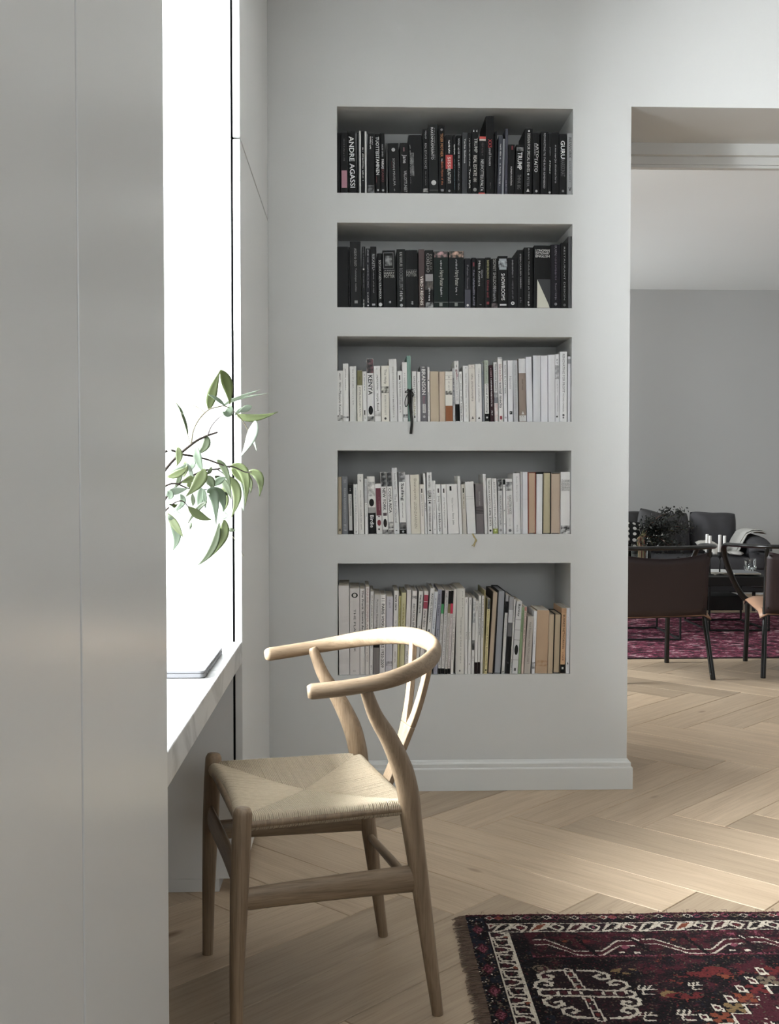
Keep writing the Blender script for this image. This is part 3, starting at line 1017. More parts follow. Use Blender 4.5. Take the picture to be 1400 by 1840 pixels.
# --- field speckle
fm = (GX > XG) & (GY < YP0)
region(fm & (n1 < 0.33), 'k'); region(fm & (n1 > 0.66) & (GX > 0.72), 'm'); region(fm & (n2 > 0.9) & (GX > 0.66), 'r'); region(fm & (n2 > 0.955) & (GX > 0.66), 'o')
# --- outer selvedge and diamond chain along the long edge
rect(RX0, RX1, 2.772, 3, 'm', 0.8); rect(RX0, RX1, 2.779, 3, 'r', 0.35)
k = 0
x = XB0
while x < RX1:
    diamond(x + 0.012, 2.760, 0.011, 0.011, ['r', 'o', 'm', 'k', 'b', 'n'][k % 6] if (k // 5) % 2 == 0 else 'k')
    poly([(x, 2.760), (x + 0.012, 2.771), (x + 0.024, 2.760), (x + 0.012, 2.749)], ['w', 'p', 'g'][k % 3], 0.0032, True)
    x += 0.024
    k += 1
# --- left band: dark speckle and wine diamonds
lb = (GX < XB0 - 0.004) & (GY < 2.765)
region(lb, 'k'); region(lb & (rng.random(GX.shape) < 0.10), 'g'); region(lb & (rng.random(GX.shape) < 0.05), 'w'); region(lb & (n2 > 0.6), 'b')
for i in range(14):
    yc = 2.69 - i * 0.108
    if i % 1 == 0:
        diamond(0.303, yc, 0.015, 0.03, 'm'); region((np.abs(GX - 0.303) / 0.013 + np.abs(GY - yc) / 0.022 < 1) & (rng.random(GX.shape) < 0.5), 'p')
# --- white ground borders
def vborder(x0, x1, ytop):
    rect(x0, x1, RY0, ytop, 'w')
    rect(x0 + 0.0045, x1 - 0.0045, RY0, ytop - 0.004, 'n')
    y = ytop - 0.01
    i = 0
    while y > RY0:
        xc = (x0 + x1) / 2
        if i % 2 == 0:
            poly([(x0 + 0.008, y - 0.002), (x1 - 0.008, y - 0.006), (x1 - 0.008, y - 0.034), (x0 + 0.012, y - 0.036), (x0 + 0.008, y - 0.02)], 'w', 0.0062, True)
            ell(xc, y - 0.02, 0.010, 0.012, 'k'); ell(xc, y - 0.02, 0.005, 0.006, 'm')
        else:
            poly([(x0 + 0.004, y - 0.002), (xc + 0.006, y - 0.008), (x1 - 0.004, y - 0.018), (xc + 0.004, y - 0.03), (x0 + 0.004, y - 0.036)], 'w', 0.0075)
            diamond(xc - 0.006, y - 0.018, 0.010, 0.012, 'm'); diamond(xc + 0.014, y - 0.03, 0.007, 0.008, 'o' if i % 4 == 1 else 'n')
        y -= 0.042
        i += 1
def hborder(y0, y1, xs):
    rect(xs, RX1, y0, y1, 'w')
    rect(xs, RX1, y0 + 0.0045, y1 - 0.0045, 'n')
    x = xs + 0.01
    i = 0
    yc = (y0 + y1) / 2
    while x < RX1:
        d = 0.09
        # slanting leaf and rosettes, repeated
        fill([(x, y0 + 0.006), (x + 0.02, y1 - 0.008), (x + 0.06, y1 - 0.006), (x + 0.045, y0 + 0.02), (x + 0.02, y0 + 0.006)], ['w', 'w', 'w'][i % 3])
        fill([(x + 0.004, y0 + 0.006), (x + 0.028, y1 - 0.014), (x + 0.05, y1 - 0.008), (x + 0.03, y0 + 0.018)], ['k', 'o', 'm', 'k'][i % 4])
        poly([(x + 0.055, yc), (x + 0.068, y1 - 0.008), (x + 0.088, yc + 0.004), (x + 0.074, y0 + 0.008)], 'w', 0.0075, True)
        ell(x + 0.072, yc, 0.011, 0.012, ['m', 'n', 'k'][i % 3]); ell(x + 0.072, yc, 0.005, 0.005, ['r', 'm', 'p'][i % 3])
        x += d
        i += 1
vborder(XB0, XB1, YW1)
rect(XB0, RX1, YW0 - 0.004, YW1 + 0.001, 'k')
hborder(YW0, YW1, XB0)
fill([(XB0 + 0.002, YW1 - 0.002), (XB0 + 0.03, YW1 - 0.01), (XB0 + 0.002, YW1 - 0.035)], 'w'); fill([(XB0 + 0.006, YW1 - 0.008), (XB0 + 0.02, YW1 - 0.012), (XB0 + 0.006, YW1 - 0.024)], 'r')
# --- guard strip
rect(XB1, XG, RY0, YW0 - 0.004, 'k'); region((GX > XB1) & (GX < XG) & (GY < YW0) & (n2 > 0.75), 'b')
rect(XB1, RX1, YP1, YW0 - 0.004, 'n'); region((GY > YP1) & (GY < YW0 - 0.004) & (GX > XG) & (n2 > 0.45), 'm'); region((GY > YP1) & (GY < YW0 - 0.004) & (GX > 0.55) & (n2 > 0.86), 'p')
fill([c5(1040, 225), c5(1100, 215), c5(1180, 220), c5(1100, 245)], 'w'); fill([c5(1060, 222), c5(1100, 218), c5(1110, 235)], 'm')
# --- long panel with a meandering wine band edged white
rect(XG, RX1, YP0, YP1, 'n')
region((GY > YP0) & (GY < YP1) & (GX > XG) & (n2 > 0.62), 'm')
panel = []
def meander(x0):
    a = [(0.0, YP1 - 0.012), (0.03, YP1 - 0.012), (0.09, YP0 + 0.024), (0.15, YP0 + 0.024), (0.20, YP1 - 0.02), (0.235, YP1 - 0.02)]
    P = [(x0 + x, y) for x, y in a]
    for off, key, w in ((-0.014, 'm', 0.022), (0.0, 'w', 0.0042), (-0.028, 'w', 0.0042)):
        poly([(x, max(YP0 + 0.004, y + off)) for x, y in P], key, w)
    ell(x0 + 0.12, YP1 - 0.022, 0.03, 0.014, 'm'); ell(x0 + 0.12, YP1 - 0.02, 0.014, 0.007, 'r')
    poly([(x0 + 0.105, YP1), (x0 + 0.135, YP0)], 'k', 0.012)
    poly([(x0 + 0.238, YP1 - 0.004), (x0 + 0.262, YP0 + 0.02)], 'k', 0.010); poly([(x0 + 0.243, YP1 - 0.004), (x0 + 0.255, YP1 - 0.03)], 'w', 0.005)
    rect(x0 + 0.19, x0 + 0.205, YP0 + 0.012, YP0 + 0.02, 'w'); rect(x0 + 0.225, x0 + 0.24, YP0 + 0.01, YP0 + 0.018, 'w')
    diamond(x0 + 0.075, YP1 - 0.02, 0.008, 0.008, 'o'); diamond(x0 + 0.21, YP0 + 0.045, 0.012, 0.012, 'p')
x = 0.43
for i in range(8):
    meander(x)
    x += 0.262
rect(XG, RX1, YP0 - 0.011, YP0 - 0.001, 'm'); rect(XG, RX1, YP0 - 0.004, YP0, 'p', 0.4)
# --- hooked cross medallions in the field
def hook(P0, pts, w=0.0085):
    poly([(P0[0] + x, P0[1] + y) for x, y in pts], 'w', w)
def medallion(cx, cy):
    fill([(cx - 0.1, cy - 0.03), (cx - 0.085, cy + 0.06), (cx - 0.03, cy + 0.11), (cx + 0.05, cy + 0.11), (cx + 0.095, cy + 0.05), (cx + 0.095, cy - 0.05), (cx + 0.05, cy - 0.11), (cx - 0.04, cy - 0.11)], 'n')
    poly([(cx - 0.02, cy + 0.11), (cx - 0.005, cy), (cx + 0.005, cy - 0.115)], 'w', 0.022); poly([(cx - 0.02, cy + 0.11), (cx - 0.005, cy), (cx + 0.005, cy - 0.115)], 'n', 0.013)
    poly([(cx - 0.088, cy + 0.005), (cx + 0.09, cy - 0.004)], 'w', 0.036); poly([(cx - 0.086, cy + 0.005), (cx + 0.088, cy - 0.004)], 'n', 0.024)
    for i in range(7):
        t = (i + 0.5) / 7
        if i != 3:
            diamond(lerp(cx - 0.085, cx + 0.086, t), lerp(cy + 0.005, cy - 0.004, t), 0.011, 0.010, 'm')
            ell(lerp(cx - 0.085, cx + 0.086, t) + 0.012, cy, 0.004, 0.008, 'w')
            diamond(lerp(cx - 0.02, cx + 0.005, t), lerp(cy + 0.105, cy - 0.11, t), 0.006, 0.010, ['r', 'm'][i % 2])
            seg(lerp(cx - 0.03, cx - 0.004, t), lerp(cy + 0.12, cy - 0.095, t), lerp(cx - 0.01, cx + 0.014, t), lerp(cy + 0.12, cy - 0.095, t), 'w', 0.0035)
    for sx in (-1, 1):
        for sy in (-1, 1):
            q = [(0.015, 0.11), (0.055, 0.108), (0.078, 0.09), (0.076, 0.07), (0.055, 0.066), (0.046, 0.08), (0.058, 0.088)]
            hook((cx - 0.012 * sy, cy), [(sx * x, sy * y) for x, y in q])
            q = [(0.085, 0.018), (0.102, 0.03), (0.098, 0.052), (0.08, 0.062), (0.062, 0.05), (0.066, 0.036), (0.08, 0.04)]
            hook((cx - 0.004 * sy, cy), [(sx * x, sy * y) for x, y in q])
MX, MY = c5(1140, 675)
medallion(MX, MY)
medallion(MX, MY - 0.52)
medallion(RX1 - (MX - RX0), MY)
# rosette at the corner of the field
for cx, cy in (c5(755, 470), (c5(755, 470)[0], 1.9)):
    poly([(cx - 0.018, cy), (cx - 0.009, cy + 0.016), (cx + 0.009, cy + 0.016), (cx + 0.018, cy), (cx + 0.009, cy - 0.016), (cx - 0.009, cy - 0.016)], 'g', 0.004, True)
    ell(cx, cy, 0.008, 0.008, 'g')
# --- flower sprays, paired leaves and the stepped zigzag of the middle
def comb(px, py, s=1.0):
    for i in range(3):
        poly([(px + 0.012 * i * s, py), (px + (0.012 * i + 0.008) * s, py + 0.018 * s)], 'w', 0.0042)
    poly([(px, py), (px + 0.04 * s, py - 0.002)], 'w', 0.0042); poly([(px + 0.012 * s, py), (px + 0.006 * s, py - 0.022 * s), (px + 0.03 * s, py - 0.024 * s)], 'w', 0.0042)
comb(*c6(215, 640)); comb(*c6(640, 610), 0.8); comb(*c6(545, 850)); comb(c6(230, 860)[0], c6(230, 860)[1], 0.9)
for (x, y, kx, c) in ((700, 520, 0.05, 'r'), (950, 530, 0.02, 'o'), (100, 490, 0.03, 'y'), (480, 680, 0.02, 'y'), (620, 690, 0.045, 'r'), (1000, 500, 0.03, 'r'), (330, 490, 0.03, 'm'), (860, 480, 0.03, 'r')):
    px, py = c6(x, y)
    region((((GX - px) / kx) ** 2 + ((GY - py) / 0.016) ** 2 < 1) & (n2 > 0.45), c)
LV = [((1190, 460), 1), ((1110, 535), 1), ((1020, 605), 1), ((930, 690), 1), ((825, 765), 1), ((715, 840), 1), ((1320, 780), 1), ((1230, 870), 1)]
for (x, y), _ in LV:
    a, b, c, d, e = c6(x, y), c6(x + 75, y + 12), c6(x + 135, y + 65), c6(x + 50, y + 62), c6(x + 38, y + 40)
    fill([a, b, c, d], 'w'); fill([c6(x + 22, y + 14), c6(x + 70, y + 24), c6(x + 100, y + 50), c6(x + 48, y + 42)], 'm')
for i, (x, y) in enumerate(((1310, 570), (1220, 640), (1125, 715), (1035, 800), (925, 880), (1380, 490))):
    px, py = c6(x, y)
    for ax, ay in ((0, 0), (-0.013, 0.012), (0.013, -0.012), (0.013, 0.012), (-0.013, -0.012)):
        ell(px + ax, py + ay, 0.009, 0.009, ['g', 'r', 'o', 'y', 'o', 'r'][i])
Z = [(1290, 610), (1350, 690), (1210, 690), (1258, 770), (1105, 770), (1155, 845), (1005, 850), (1055, 930), (900, 935), (950, 1020)]
poly([c6(*q) for q in Z], 'w', 0.0052)
poly([c6(1290, 610), c6(1420, 612)], 'w', 0.0052)
for (x, y) in ((1330, 730), (1290, 830), (1170, 900), (1400, 860), (1250, 960)):
    px, py = c6(x, y)
    region((np.abs(GX - px) < 0.028) & (np.abs(GY - py) < 0.026) & (n2 > 0.25), 'm')
vborder(RX1 - 0.094, RX1 - 0.047, YW1)
rect(RX0, RX1, RY0, RY0 + 0.05, 'm', 0.6); rect(XB0, RX1 - 0.05, RY0 + 0.06, RY0 + 0.11, 'w', 0.6)
# yarn by yarn unevenness of the dye
# stray knots of lighter wool
st_ = (rng.random(GX.shape) < 0.05) & (img.sum(-1) < 0.12)
img[st_] = PALL['g'] * 0.55
st_ = (rng.random(GX.shape) < 0.05) & (img.sum(-1) < 0.12)
img[st_] = PALL['m']
img *= (0.78 + 0.40 * rng.random((ny, nx, 1))).astype(np.float32)

def make_rug():
    r = tag(empty('persian_rug', (RX0, RY0, 0)), 'dark red and black knotted rug with white borders on the oak floor', 'rug')
    hz = RZ + rng.uniform(-0.0009, 0.0009, (ny + 1, nx + 1))
    xx = EX - RX0
    yy = EY - RY0
    XX, YY = np.meshgrid(xx, yy)
    # gently uneven edge
    YY = YY + 0.0022 * np.sin(XX * 13.0) * (YY / YY.max()) + 0.0012 * np.sin(XX * 41.0) * (YY / YY.max())
    V = np.stack([XX, YY, hz], -1).reshape(-1, 3)
    I = (np.arange(ny)[:, None] * (nx + 1) + np.arange(nx)[None, :]).reshape(-1)
    F = np.stack([I, I + 1, I + nx + 2, I + nx + 1], -1)
    me = bpy.data.meshes.new('pile')
    me.vertices.add(len(V)); me.vertices.foreach_set('co', V.astype(np.float32).reshape(-1))
    me.loops.add(F.size); me.loops.foreach_set('vertex_index', F.astype(np.int32).reshape(-1))
    me.polygons.add(len(F)); me.polygons.foreach_set('loop_start', np.arange(0, F.size, 4, dtype=np.int32))
    try:
        me.polygons.foreach_set('loop_total', np.full(len(F), 4, dtype=np.int32))
    except Exception:
        pass
    me.update(calc_edges=True)
    at_ = me.attributes.new('yarn', 'FLOAT_COLOR', 'FACE')
    c = np.ones((len(F), 4), np.float32)
    c[:, :3] = img.reshape(-1, 3)
    at_.data.foreach_set('color', c.reshape(-1))
    m = bpy.data.materials.new('rug_wool')
    m.use_nodes = True
    nt = m.node_tree
    b = nt.nodes['Principled BSDF']
    an = nt.nodes.new('ShaderNodeAttribute')
    an.attribute_name = 'yarn'
    tc = nt.nodes.new('ShaderNodeTexCoord')
    no = nt.nodes.new('ShaderNodeTexNoise')
    no.inputs['Scale'].default_value = 420
    nt.links.new(tc.outputs['Object'], no.inputs['Vector'])
    mx = nt.nodes.new('ShaderNodeMix')
    mx.data_type = 'RGBA'
    mx.blend_type = 'MULTIPLY'
    mx.inputs[0].default_value = 0.5
    nt.links.new(an.outputs['Color'], mx.inputs[6])
    nt.links.new(no.outputs[1], mx.inputs[7])
    nt.links.new(an.outputs['Color'], b.inputs['Base Color'])
    bp = nt.nodes.new('ShaderNodeBump')
    bp.inputs['Strength'].default_value = 0.6
    bp.inputs['Distance'].default_value = 0.003
    nt.links.new(no.outputs[0], bp.inputs['Height'])
    nt.links.new(bp.outputs[0], b.inputs['Normal'])
    b.inputs['Roughness'].default_value = 0.95
    b.inputs['Specular IOR Level'].default_value = 0.1
    me.materials.append(m)
    obj('pile', me, r)
    LX, LY = RX1 - RX0, RY1 - RY0
    MB().box(0, LX, 0, LY - 0.003, 0.0008, RZ - 0.0012).build('backing', mat('rug_backing', rgb(70, 30, 34), 0.95, var=0.2, scale=60), r)
    # fringe: bundles of knotted yarn on both short ends
    for sg, x0 in ((-1, 0.001), (1, LX - 0.001)):
        mb = MB()
        y = 0.002
        while y < LY:
            ln = random.uniform(0.024, 0.038)
            sk = random.uniform(-0.008, 0.004)
            z0 = random.uniform(0.004, RZ)
            P = [(x0, y, z0), (x0 + sg * ln * 0.5, y + sk * 0.5, z0 * 0.8 + 0.001), (x0 + sg * ln, y + sk, 0.0022)]
            mb.tube(P, [0.0013, 0.0012, 0.0006], 4, cap=None)
            y += random.uniform(0.0017, 0.0030)
        o = mb.build('fringe', mat('fringe_yarn', rgb(96, 78, 66), 0.95, var=0.5, scale=130), r)
        o['kind'] = 'stuff'
    # loose tufts along the long edge
    mb = MB()
    for i in range(70):
        x = random.uniform(0, LX)
        y = LY + 0.002 * math.sin(x * 13.0)
        h = random.uniform(0.002, 0.011)
        mb.tube([(x, y - 0.002, RZ * 0.7), (x + random.uniform(-0.004, 0.004), y + 0.004, RZ + h * 0.6), (x + random.uniform(-0.012, 0.012), y + 0.007, RZ + h * 0.4)], [0.0006, 0.0005, 0.0004], 3, cap=None)
    o = mb.build('loose_yarn', mat('loose_yarn_wool', rgb(58, 30, 32), 0.95), r)
    o['kind'] = 'stuff'
make_rug()

# ================================================================== BOOKS
# every row: base, next, lean: x of the bottom edges and of the top corner, top (all read off one shelf crop), cover colour,
# marks on the spine, look, handle. Marks: ('t', text, y0, y1, grey or colour, size, shift) lettering reading downwards,
# ('h', text, y0, y1, colour) upright lettering, ('b', y0, y1, colour, xa, xb) printed block, ('o', y, colour, r) disc,
# ('g', y0, y1, colour, size, shift) row of tiny unreadable marks, ('f', y0, y1) mottled photographic print
W_ = (214, 213, 211); K_ = (20, 20, 22); LG = (170, 170, 172); GR = (120, 120, 122)
S = 230.0 / 1400.0
def T(s, a, b, c=W_, z=0.55, d=0.0): return ('t', s, a, b, c, z, d)
def Gm(a, b, c=LG, z=0.22, d=0.0): return ('g', a, b, c, z, d)
def B(a, b, c, xa=0.0, xb=1.0): return ('b', a, b, c, xa, xb)
def O(y, c=LG, r=0.22): return ('o', y, c, r)
def H(s, a, b, c=W_): return ('h', s, a, b, c)
def F(a, b, c1=(40, 38, 38), c2=(170, 168, 165), xa=0.04, xb=0.96): return ('f', a, b, c1, c2, xa, xb)
DK = (26, 26, 28)
SH1 = (185, 992, [
 ('L', 65, 113, 65, 330, K_, [], 'plain black hardback against the side of the top niche', None),
 ('L', 115, 184, 112, 332, K_, [Gm(400, 640, (90, 90, 92), .2), B(745, 935, (168, 122, 134), .08, .95)], 'black book with a pink label near its foot', 'pink-labelled book'),
 ('L', 190, 288, 170, 312, K_, [T('ANDRE AGASSI', 368, 928, (225, 225, 225), .62)], 'black book with huge white two-word title along the spine', None),
 ('L', 291, 311, 285, 330, DK, [], 'thin black booklet', None),
 ('L', 313, 331, 311, 311, (205, 205, 203), [], 'very thin white booklet', None),
 ('L', 333, 372, 331, 313, K_, [Gm(490, 850, W_, .3)], 'slim black book between two white booklets', None),
 ('L', 374, 395, 369, 311, (212, 212, 210), [], 'very thin white booklet', None),
 ('L', 400, 476, 405, 336, K_, [Gm(372, 460, LG, .16, .15), Gm(372, 510, W_, .18, -.12), F(900, 985, (20, 20, 20), (110, 110, 112))], 'black book with two short white lines near its top', None),
 ('L', 478, 543, 468, 343, K_, [T('TUOTTEISTAMINEN', 375, 790, (220, 220, 220), .72), Gm(805, 890, (110, 60, 60), .14, -.3), O(957, LG, .2)], 'black book with one long white capital word', 'book with one long white word'),
 ('L', 545, 598, 533, 333, K_, [T('MAURI OHRA', 455, 590, LG, .3), T('PARAS', 618, 722, W_, .5), T('KAIKKI', 730, 865, (92, 44, 46), .5), O(957, LG, .24)], 'black book with white then dark red lettering', None),
 ('L', 602, 622, 600, 442, (60, 60, 60), [], 'thin dark booklet', None),
 ('L', 625, 757, 606, 442, K_, [T('SOFIAN MAAILMA', 608, 908, (150, 150, 150), .2), O(515, (175, 175, 175), .17), B(640, 720, (70, 30, 32), .28, .33), Gm(940, 965, GR, .12)], 'wide black book with thin grey title and a small emblem', 'wide black book with small emblem'),
 ('L', 760, 853, 750, 437, (24, 22, 23), [T('VALLOITTUNEET', 742, 975, (170, 170, 170), .34, .1), T('Jane', 565, 660, (165, 165, 165), .6), B(485, 530, (110, 80, 84), .4, .55)], 'black book with scrawled grey lettering', None),
 ('L', 858, 1000, 845, 352, K_, [F(545, 800, (40, 40, 40), (120, 120, 120), .12, .38), Gm(460, 880, (130, 130, 130), .07, -.4)], 'wide black book with a narrow grey scrawl', None),
 ('L', 1002, 1064, 1000, 287, K_, [T('REAL ESTATE RICHES', 440, 722, (150, 150, 150), .36), Gm(305, 392, GR, .3), Gm(745, 900, (80, 80, 80), .2), F(935, 975)], 'black book with spaced grey capitals', None),
 ('L', 1070, 1172, 1056, 226, (38, 40, 40), [T('RAKENNUSPERINTO', 262, 612, (210, 210, 210), .26, -.1), Gm(262, 610, GR, .1, .16), O(866, (190, 190, 188), .27), B(945, 950, (90, 90, 90))], 'tall charcoal book with a pale round emblem near its foot', 'charcoal book with round emblem'),
 ('L', 1178, 1245, 1170, 248, K_, [T('Battle Hymn of the', 640, 892, (176, 104, 66), .42), T('TIGER MOTHER', 330, 585, (186, 132, 84), .42), Gm(605, 640, LG, .2), O(290, GR, .2), Gm(930, 965, LG, .5)], 'black book with orange handwritten lettering', 'book with orange lettering'),
 ('L', 1248, 1330, 1243, 342, K_, [B(562, 716, (176, 62, 62), .02, .98), T('SISSI', 585, 712, (225, 215, 205), .4), T('ELASTUUTI', 720, 872, (205, 205, 200), .42), Gm(402, 545, W_, .22), O(957, GR, .16)], 'black book with a red block across its middle', 'book with a red block'),
 ('R', 54, 82, 50, 345, K_, [Gm(450, 556, W_, .5), Gm(610, 948, (90, 110, 116), .3)], 'slim black book with a white line over a dim line', None),
 ('R', 86, 142, 84, 345, K_, [Gm(382, 700, LG, .34), Gm(710, 945, GR, .22)], 'slim black book', None),
 ('R', 146, 206, 150, 312, (48, 50, 53), [T('Turku Sinfonia', 380, 650, W_, .3)], 'dark grey book with a short white script title', None),
 ('R', 209, 249, 208, 322, K_, [Gm(382, 690, LG, .3), T('Tero Kylä', 715, 930, W_, .5)], 'slim black book', None),
 ('R', 252, 324, 255, 272, K_, [T('TRUMP', 372, 532, (170, 170, 166), .5, .1), T('REAL ESTATE 101', 562, 852, (190, 188, 182), .5), O(938, (130, 130, 128), .28), Gm(286, 300, W_, .6)], 'black book with pale serif capitals above a ringed number', None),
 ('R', 327, 398, 335, 352, K_, [B(352, 382, (176, 60, 56)), B(382, 402, (190, 184, 178)), T('NEUVOTTELUVALTA', 608, 952, (205, 205, 203), .46), Gm(420, 570, (56, 50, 48), .3), B(968, 990, (168, 62, 58))], 'black book with a red cap and red foot', 'book with red cap'),
 ('R', 401, 500, 392, 132, K_, [T('XXS', 386, 478, (180, 58, 62), .46), T('small houses', 482, 676, LG, .32), Gm(862, 942, (90, 90, 90), .12)], 'tallest black book with three red letters', 'tallest black book'),
 ('R', 503, 527, 503, 300, K_, [], 'thin black booklet', None),
 ('R', 530, 578, 545, 347, (62, 64, 74), [Gm(435, 600, LG, .3), Gm(650, 890, LG, .34)], 'slate book with a pale outlined edge', None),
 ('R', 580, 602, 592, 380, (140, 141, 146), [], 'thin pale grey booklet', None),
 ('R', 605, 642, 610, 272, (58, 59, 70), [Gm(840, 960, LG, .22)], 'tall plain slate book', 'plain slate book'),
 ('R', 645, 716, 648, 442, K_, [B(456, 500, (120, 44, 50), .5, .75), T('HUMAN HUNTING', 684, 890, W_, .24)], 'short black book with a tiny red mark', None),
 ('R', 720, 806, 735, 442, K_, [F(470, 510, K_, (120, 120, 120)), T('TRUMP', 525, 716, (218, 218, 216), .58), T('THINK BIG', 770, 930, (96, 96, 96), .45)], 'black book with one bold white word above dim capitals', None),
 ('R', 820, 905, 830, 267, K_, [O(296, W_, .12), T('DESIGN FOR SPECIAL EVENTS', 322, 742, (190, 190, 186), .36), O(770, LG, .13), T('PETER', 800, 905, GR, .3), ('v', 925, 962, (220, 220, 220))], 'black book with a small white triangle at its foot', 'book with white triangle'),
 ('R', 910, 992, 905, 317, K_, [T('ARTO', 430, 590, W_, .36, .15), T('PARTANEN', 430, 560, LG, .2, -.2), T('TAITO', 590, 746, (222, 222, 220), .48, -.05), O(955, LG, .18)], 'black book with two stacked white capital words', None),
 ('R', 1000, 1078, 1004, 296, (22, 22, 25), [T('REMARKETING TO THE BUYER REMEMBERED', 315, 920, LG, .26)], 'black book with a long thin white title', None),
 ('R', 1081, 1116, 1085, 312, K_, [Gm(450, 560, GR, .3), Gm(615, 760, W_, .36), O(965, (175, 175, 175), .34)], 'slim black book', None),
 ('R', 1118, 1202, 1112, 306, K_, [Gm(445, 590, LG, .16), T('Jos viimeinen kerta', 600, 862, LG, .34)], 'black book with white handwriting on its lower half', None),
 ('R', 1206, 1281, 1200, 322, K_, [T('GURU', 398, 594, (224, 224, 224), .62), T('MARKKINAT', 602, 792, (86, 86, 88), .62), O(950, GR, .18)], 'black book with GURU in bold white', None),
 ('R', 1285, 1350, 1285, 312, (150, 150, 151), [T('REWORK', 360, 590, (52, 52, 54), .46), Gm(620, 840, (104, 104, 106), .26), T('>', 905, 945, (40, 40, 40), .5)], 'light grey book at the doorway end of the black books', None),
])
